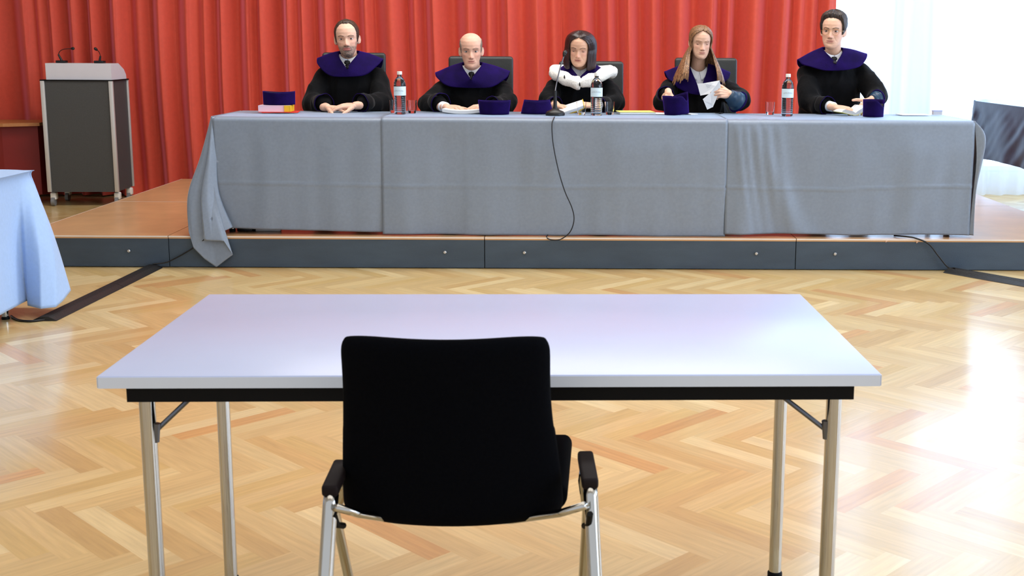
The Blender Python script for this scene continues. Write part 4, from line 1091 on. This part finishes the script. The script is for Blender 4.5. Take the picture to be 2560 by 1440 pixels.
def hair_cap(X, T, m, lo, hi=None, th=.008, thf=None, n=180, lv=90, strand=.0012, seed=0, z0=-.11, edge=.010, sx=1.0, hn=.003):
    """short hair: shell over the skull between two hairlines given over the azimuth (0 = forehead)"""
    mb = MB(); idx = {}; rows = []
    for i in range(lv):
        z = lerp(z0, .1179, i / (lv - 1)); row = []
        for j in range(n):
            az = 2 * PI * j / n; dg_ = abs(math.degrees(az if az < PI else az - 2 * PI)); s_ = az < PI
            zl = interp(lo, dg_)[0]; zl += hn * noise.noise(V((dg_ if s_ else -dg_) * .09, seed, 0)); zh = interp(hi, dg_)[0] if hi else 9
            t = min(sstep(0, edge, z - zl), sstep(0, edge, zh - z))
            p = head_surface(az, z, {}); x, y = p.x, p.y
            nrm = V(x, y - .01, max(0, z - .02) * 1.2).normalized()
            k = (thf(az, z) if thf else th) 
            st = strand * noise.noise(V(math.sin(az) * 38 + seed, math.cos(az) * 38, z * 12)) + strand * .6 * noise.noise(V(math.sin(az) * 90, math.cos(az) * 90, z * 20))
            q = p + nrm * (k * t + st * t - .003 * (1 - t))
            q.x *= sx
            row.append((mb.bm.verts.new(T @ q), t))
        rows.append(row)
    for A, B in zip(rows, rows[1:]):
        for j in range(n):
            c = (A[j], A[(j + 1) % n], B[(j + 1) % n], B[j])
            if max(v[1] for v in c) > .01: mb.bm.faces.new([v[0] for v in c])
    if max(v[1] for v in rows[-1]) > .01: mb.bm.faces.new([v[0] for v in rows[-1]])
    bmesh.ops.delete(mb.bm, geom=[v for v in mb.bm.verts if not v.link_faces], context='VERTS')
    return mb.build('hair', m, X, smooth=180)
def hair_long(X, T, m, openf, off, zend, flare, seed=0, n=220, lv=120, push=None, part=0., yoff=0., groove=.004, fwd=None, rim=0):
    """long hair: shell that follows the skull, then hangs, open round the face"""
    mb = MB(); rows = []
    for i in range(lv):
        v = i / (lv - 1); row = []
        for j in range(n):
            u = j / (n - 1)
            side = 2 * u - 1
            # z for this strand
            a0 = interp(openf, .118)[0]
            ze = zend(side); z = .1175 - (1 - math.cos(min(v / .3, 1) * PI / 2)) * .06 if v < .3 else lerp(.0575, ze, (v - .3) / .7)
            op = R(interp(openf, z)[0]); az = lerp(op, 2 * PI - op, u)
            zc = max(z, -.03); p = head_surface(az, min(zc, .1178), {'nose': 0})
            o = off(z) + groove * (noise.noise(V(u * 46 + seed, z * 2.0, 0)) + .6 * noise.noise(V(u * 110, z * 2.2, 4))) * sstep(.11, .06, z)
            nrm = V(p.x, p.y - .01, max(0, z - .01) * 1.3).normalized()
            if rim: o *= lerp(rim, 1, sstep(op, op + R(45), min(az, 2 * PI - az)))
            q = V(p.x, p.y, z if z < -.03 else p.z) + nrm * o
            if z < -.03:
                k = flare(side, -.03 - z); q.x += k * math.copysign(1, p.x) * abs(math.sin(az)) ** .5; 
                q.y += k * .3 * -math.cos(az) * (1 if math.cos(az) < 0 else -.0)
                if fwd: q.y += fwd(side, -.03 - z)
            if part and z > .03:
                q.z -= .006 * gs(q.x - part, .006) * sstep(.02, .06, z)
            w = T @ q
            if push and z < -.06: w = push(w, .016)
            row.append(mb.bm.verts.new(w))
        rows.append(row)
    for A, B in zip(rows, rows[1:]):
        for j in range(n - 1): mb.bm.faces.new((A[j], A[j + 1], B[j + 1], B[j]))
    mb.bm.faces.new(rows[0])
    o = mb.build('hair', m, X, smooth=180); solid(o, .006, -1); return o

def hairmat(name, a, b, sh=.45):
    m = bpy.data.materials.new(name); m.use_nodes = True; nt = m.node_tree; N = nt.nodes; L = nt.links; bs = N['Principled BSDF']
    bs.inputs['Roughness'].default_value = sh; bs.inputs['Specular IOR Level'].default_value = .35
    tc = N.new('ShaderNodeTexCoord'); mp = N.new('ShaderNodeMapping'); mp.inputs['Scale'].default_value = (190, 190, 2.5); L.new(tc.outputs['Object'], mp.inputs[0])
    nz = N.new('ShaderNodeTexNoise'); nz.inputs['Scale'].default_value = 1; nz.inputs['Detail'].default_value = 3; L.new(mp.outputs[0], nz.inputs[0])
    rp = N.new('ShaderNodeValToRGB'); rp.color_ramp.elements[0].position = .35; rp.color_ramp.elements[1].position = .68
    rp.color_ramp.elements[0].color = srgb(*a); rp.color_ramp.elements[1].color = srgb(*b); L.new(nz.outputs['Fac'], rp.inputs[0]); L.new(rp.outputs[0], bs.inputs['Base Color'])
    bp = N.new('ShaderNodeBump'); bp.inputs['Strength'].default_value = .12; bp.inputs['Distance'].default_value = .003; L.new(nz.outputs['Fac'], bp.inputs['Height']); L.new(bp.outputs[0], bs.inputs['Normal'])
    return m
H_brown = hairmat('dark brown short hair', (38, 26, 20), (80, 58, 44)); H_grey = hairmat('short grey hair', (92, 82, 72), (150, 138, 124))
H_black = hairmat('dark auburn bob hair', (20, 12, 13), (62, 38, 36), .35); H_light = hairmat('long light brown hair', (74, 50, 34), (164, 122, 84), .4)
H_dark = hairmat('dark brown styled hair', (24, 19, 17), (70, 56, 48), .4)

# --- man 1: bearded
def arm(sh, el, wr, hand, **k): return dict(sh=V(*sh), el=V(*el), wr=V(*wr), hand=hand, **k)
X, T, ps = person(dict(label='bearded man in black robe with purple collar, hands folded on the table', cx=-1.565, sz=1.245, ty=8.46, hs=1.045, hw=1.0, head=V(-1.568, 8.37, 1.443), yaw=6, pitch=2, roll=-3,
    skin=(224, 180, 156), brow=(70, 48, 38), beard=(92, 80, 74), iris=(60, 48, 40), seed=1, nose=1.05, gaze=.0,
    L=arm((-1.75, 8.46, 1.20), (-1.805, 8.32, 1.0), (-1.655, 8.06, .982), dict(f=(.93, -.30, -.05), u=(0, -.1, 1), t=(0, -1, .2), curl=(12, 14, 16, 18)), rc=.062, re=.08, white=False, cuff=V(-1.70, 8.13, 1.008)),
    R=arm((-1.38, 8.46, 1.20), (-1.32, 8.32, 1.0), (-1.465, 8.05, .997), dict(f=(-.92, -.30, -.03), u=(0, -.25, 1), t=(0, -1, .3), curl=(14, 16, 18, 20), sp=.8), rc=.062, re=.08, white=False, cuff=V(-1.42, 8.12, 1.01)),
    vee=V(-1.558, 8.29, 1.232), zn=1.335, cape=dict(hw=.228, tz=1.292, tzr=1.292, fz=1.180, lift=.010, sq=.7), sw=.195))
hair_cap(X, T, H_brown, [(0, .099), (14, .097), (26, .101), (40, .092), (52, .07), (60, .04), (66, -.005), (74, -.03), (82, -.005), (95, .012), (108, .0), (125, -.05), (150, -.085), (180, -.088)], thf=lambda a, z: .0065 + .005 * gs(a % (2 * PI) - PI, 1.2) + .004 * sstep(.08, .11, z), seed=2)
# --- man 2: bald
X, T, ps = person(dict(label='bald man in black robe with purple collar, holding a white booklet', cx=-.705, sz=1.165, ty=8.47, hs=1.04, hw=.97, head=V(-.706, 8.36, 1.368), yaw=4, pitch=6, roll=-1,
    skin=(222, 174, 150), brow=(92, 70, 58), iris=(70, 80, 86), seed=2, nose=.95, cheek=(214, 140, 120), browk=.75,
    L=arm((-.90, 8.46, 1.12), (-1.0, 8.26, 1.0), (-.845, 8.02, .99), dict(f=(.80, -.58, -.05), u=(-.1, -.3, 1), t=(.5, .8, .35), curl=(30, 34, 38, 42), tc=(0, 0)), rc=.066, re=.075, cuff=V(-.91, 8.12, 1.012)),
    R=arm((-.51, 8.46, 1.12), (-.445, 8.32, 1.01), (-.575, 8.06, .995), dict(f=(-.85, -.45, -.02), u=(0, -.2, 1), t=(-.3, .8, .35), curl=(26, 30, 34, 38)), rc=.055, re=.075, cuff=V(-.53, 8.14, 1.005)),
    vee=V(-.70, 8.28, 1.165), zn=1.262, cape=dict(hw=.262, tz=1.198, tzr=1.208, fz=1.11, lift=.012, sq=.62), sw=.195, wing=.06))
hair_cap(X, T, H_grey, [(0, .2), (52, .2), (58, .03), (66, -.01), (74, -.02), (84, .0), (95, .012), (110, .0), (125, -.05), (150, -.085), (180, -.088)],
         hi=[(0, .0), (52, .0), (60, .055), (75, .074), (100, .084), (140, .092), (180, .094)], th=.0035, strand=.0006, seed=4, edge=.008)
# --- woman 3: white fur collar
X, T, ps = person(dict(label='dark-haired woman in black robe with white fur collar, looking down', cx=.06, sz=1.175, ty=8.47, hs=.985, hw=.98, head=V(.052, 8.34, 1.385), yaw=-10, pitch=12, roll=3, 
    skin=(218, 170, 142), jw=.16, brow=(70, 44, 36), closed=True, seed=3, nose=.9, lip=(176, 96, 88), tie=False, hand_s=.92, nr=.049,
    L=arm((-.125, 8.46, 1.13), (-.165, 8.30, 1.03), (-.105, 8.13, 1.0), dict(f=(.75, -.62, -.12), u=(.1, -.2, 1), t=(.5, .8, .3), curl=(22, 26, 30, 34)), rc=.05, re=.07, white=False, cuff=V(-.13, 8.2, 1.01)),
    R=arm((.245, 8.46, 1.13), (.30, 8.30, 1.02), (.145, 8.10, 1.005), dict(f=(-.95, -.25, .05), u=(.1, -.35, .9), t=(-.3, .6, .8), curl=(30, 36, 42, 46), tc=(0, 0)), rc=.055, re=.075, cuff=V(.205, 8.17, 1.01)),
    vee=V(.040, 8.27, 1.185), zn=1.27, cape=dict(hw=.20, tz=1.20, fz=1.13), sw=.175, wing=.05, vang=95))
hair_long(X, T, H_black, [(-.2, 44), (-.13, 50), (-.08, 56), (-.03, 60), (.02, 58), (.05, 50), (.068, 40), (.078, 30), (.085, 18), (.090, 6), (.093, 1), (.118, 1)],
          lambda z: interp([(-.2, .030), (-.12, .044), (-.03, .052), (.03, .042), (.08, .026), (.118, .014)], z)[0],
          lambda s_: -.135 - .012 * noise.noise(V(s_ * 5, 1, 2)) - .02 * (1 - abs(s_)), lambda s_, d: .10 * d * (1 - d * 3), seed=3, rim=.3)
def fur():
    mb = MB()
    pt = [at(1386, 182, 8.44), at(1392, 186, 8.35), at(1404, 192, 8.29), at(1420, 200, 8.25), at(1440, 206, 8.235), at(1452, 205, 8.235), at(1470, 203, 8.235), at(1490, 196, 8.25), at(1506, 186, 8.29), at(1520, 181, 8.34), at(1530, 180, 8.43)]
    back = [V(.26, 8.55, 1.235), V(.16, 8.61, 1.235), V(.05, 8.625, 1.235), V(-.05, 8.61, 1.235), V(-.13, 8.55, 1.235)]
    n = 60; C = [(poly(pt, i / n), lerp(.040, .045, math.sin(PI * i / n)) + .004 * math.sin(i * .55)) for i in range(n + 1)]
    mb.chain(C, sub=2); mb.chain([(pt[-1], .036)] + [(b, .034) for b in back] + [(pt[0], .036)])
    me = remeshed(mb, .005, 6, 'fur_collar'); co = co_get(me); nn = np.empty(len(me.vertices) * 3, np.float32); me.vertices.foreach_get('normal', nn)
    d = np.array([noise.noise(V(*p) * 16) * .009 + noise.noise(V(*p) * 75) * .0018 + noise.noise(V(*p) * 190) * .0016 for p in co], np.float32)
    cc = at(1453, 205, 8.2); gr = np.exp(-((co[:, 0] - cc.x) / .006) ** 2) * (co[:, 1] < 8.27)
    co = co + nn.reshape(-1, 3) * (d - .014 * gr)[:, None]; me.vertices.foreach_set('co', co.ravel()); me.update(); o = link_mesh('fur_collar', me, M_fur, X)
    for x, y in ((1411, 193), (1489, 186), (1449, 211)):
        q = at(x, y, 8.2); hit = BVHTree.FromPolygons([tuple(p) for p in co], [tuple(p.vertices) for p in me.polygons]).ray_cast(V(0, 0, CH), (q - V(0, 0, CH)).normalized())[0] or q
        MB().chain([(hit + V(0, 0, .012), .003), (hit + V(0, -.002, 0), .0055), (hit + V(.003, 0, -.012), .003)]).build('ermine_tail', M_blacksoft, o, smooth=180)
fur()
# --- woman 4: long hair
X, T, ps = person(dict(label='long-haired woman in black robe looking down, one hand on a purple cap', cx=.885, sz=1.185, ty=8.46, hs=.95, hw=.98, head=V(.893, 8.34, 1.436), yaw=5, pitch=9, roll=2,
    skin=(224, 180, 154), jw=.08, brow=(120, 84, 62), closed=True, seed=5, nose=.9, lip=(196, 124, 112), tie=False, hand_s=.93, nr=.048, browk=.6,
    L=arm((.70, 8.45, 1.14), (.625, 8.25, 1.03), (.655, 8.08, 1.085), dict(f=(.08, -.72, -.62), u=(0, -.6, .75), t=(.9, 0, 0), curl=(20, 22, 24, 26)), rc=.052, re=.07, white=False, cuff=V(.635, 8.18, 1.075)),
    R=arm((1.07, 8.45, 1.14), (1.165, 8.27, 1.04), (1.075, 8.08, 1.088), dict(f=(-.88, -.30, .12), u=(.2, -.75, .3), t=(-.3, .2, 1), curl=(40, 46, 50, 54), tc=(0, 0)), rc=.055, re=.08, white=False, cuff=V(1.12, 8.16, 1.07),
          lining=dict(p0=(1.062, 8.07, 1.085), p1=(1.135, 8.12, 1.035), r=(.036, .072), flat=1.0)),
    vee=V(.885, 8.27, 1.085), zn=1.265, cape=dict(hw=.232, tz=1.215, fz=1.08, lift=.01), sw=.18, wing=.06, vang=64))
hair_long(X, T, H_light, [(-.4, 24), (-.25, 30), (-.12, 46), (-.06, 62), (-.0, 66), (.035, 58), (.06, 46), (.075, 32), (.085, 18), (.092, 6), (.096, 1), (.118, 1)],
          lambda z: interp([(-.4, .016), (-.12, .016), (-.03, .014), (.03, .014), (.08, .012), (.118, .012)], z)[0],
          lambda s_: -.27 - .06 * noise.noise(V(s_ * 7, 5, 2)) - .05 * noise.noise(V(s_ * 34, 5, 2)), lambda s_, d: .50 * d * (1 - .6 * d), seed=8, part=.008, push=ps,
          fwd=lambda s_, d: -.10 * sstep(.03, .2, d) * sstep(.35, .8, abs(s_)), groove=.005)
# --- man 5: glasses
X, T, ps = person(dict(label='dark-haired man with round glasses in black robe, holding an open book', cx=1.845, sz=1.295, ty=8.45, hs=1.06, hw=.98, head=V(1.818, 8.36, 1.522), yaw=-22, pitch=3, roll=2,
    skin=(222, 178, 152), jw=.08, brow=(52, 40, 34), iris=(56, 44, 36), seed=6, nose=1.05, gaze=-.001,
    L=arm((1.655, 8.45, 1.235), (1.665, 8.30, 1.03), (1.79, 8.07, 1.005), dict(f=(.86, -.45, -.12), u=(.1, -.3, .95), t=(.3, .8, .45), curl=(20, 24, 28, 32), tc=(0, 0)), rc=.062, re=.082, cuff=V(1.735, 8.15, 1.015)),
    R=arm((2.04, 8.45, 1.26), (2.135, 8.30, 1.075), (2.045, 8.10, 1.055), dict(f=(-.62, -.66, -.42), u=(.3, -.3, .9), t=(-.6, .7, .4), curl=(24, 28, 32, 36), tdir=(-.95, -.1, .08)), rc=.06, re=.082, white=False, cuff=V(2.085, 8.18, 1.065),
          lining=dict(p0=(2.05, 8.10, 1.055), p1=(2.092, 8.13, 1.058), r=(.034, .062), flat=1.0)),
    vee=V(1.832, 8.28, 1.292), zn=1.385, cape=dict(hw=.242, tz=1.305, tzr=1.355, fz=1.25, lift=.010, cx=1.838, sq=.7), sw=.195, wing=.052))
hair_cap(X, T, H_dark, [(0, .084), (20, .083), (35, .078), (48, .066), (58, .04), (64, .0), (70, -.03), (80, -.03), (88, -.0), (98, .012), (110, .0), (125, -.05), (150, -.088), (180, -.09)],
         thf=lambda a, z: .008 + .007 * gs(z - .04, .04) * abs(math.sin(a)) + (.012 + .010 * noise.noise(V(math.sin(a) * 4, math.cos(a) * 4, 3))) * sstep(.045, .095, z) * (1 + .5 * math.cos(a - .5)) + .004 * gs(a % (2 * PI) - PI, 1.), seed=5, strand=.0035, edge=.016, hn=.004)
def glasses():
    mb = MB(); g = .0012
    for s_ in (-1, 1):
        c = V(s_ * .033, -.0925, -.004); P_ = [T @ (c + V(.0225 * math.cos(q), abs(math.cos(q)) * .002 if s_ * math.cos(q) > 0 else 0, .0205 * math.sin(q))) for q in [2 * PI * i / 36 for i in range(36)]]
        mb.tube(P_, g, n=8, closed=True)
        mb.tube([T @ V(s_ * .0555, -.090, .004), T @ V(s_ * .070, -.080, .004), T @ V(s_ * .077, -.03, .002), T @ V(s_ * .0775, .01, 0)], g, n=6)
    mb.tube([T @ V(-.0105, -.0935, .001), T @ V(0, -.096, .004), T @ V(.0105, -.0935, .001)], g, n=6)
    mb.build('glasses', M_gold, X, smooth=60)
glasses()

# ------------------------------------------------------------------ light
w = bpy.data.worlds.new('world'); sc.world = w; w.use_nodes = True
bg = w.node_tree.nodes['Background']; bg.inputs[0].default_value = (.86, .91, 1, 1); bg.inputs[1].default_value = 1.1
def area(name, loc, rot, sx, sy, e, col):
    l = bpy.data.lights.new(name, 'AREA'); l.shape = 'RECTANGLE'; l.size = sx; l.size_y = sy; l.energy = e; l.color = col
    o = bpy.data.objects.new(name, l); COL.objects.link(o); o.location = loc; o.rotation_euler = rot; return o
area('overhead_fill', (0, 3.2, 4.7), (0, 0, 0), 5, 6, 120, (1, .97, .93))  # added soft fill over the room, no real fitting
area('overhead_fill', (0, 8.0, 4.7), (R(4), 0, 0), 5.6, 1.0, 230, (1, .97, .93))  # added fill above the long table to brighten the cloth tops
sc.view_settings.view_transform = 'Standard'; sc.view_settings.look = 'None'; sc.view_settings.exposure = 0; sc.view_settings.gamma = 1
try:
    sc.cycles.use_denoising = True; sc.cycles.sample_clamp_indirect = 8; sc.cycles.max_bounces = 6; sc.cycles.diffuse_bounces = 3; sc.cycles.glossy_bounces = 3; sc.cycles.transparent_max_bounces = 8; sc.cycles.use_adaptive_sampling = True; sc.cycles.adaptive_threshold = .03
    sc.cycles.caustics_reflective = False; sc.cycles.caustics_refractive = False
except Exception: pass
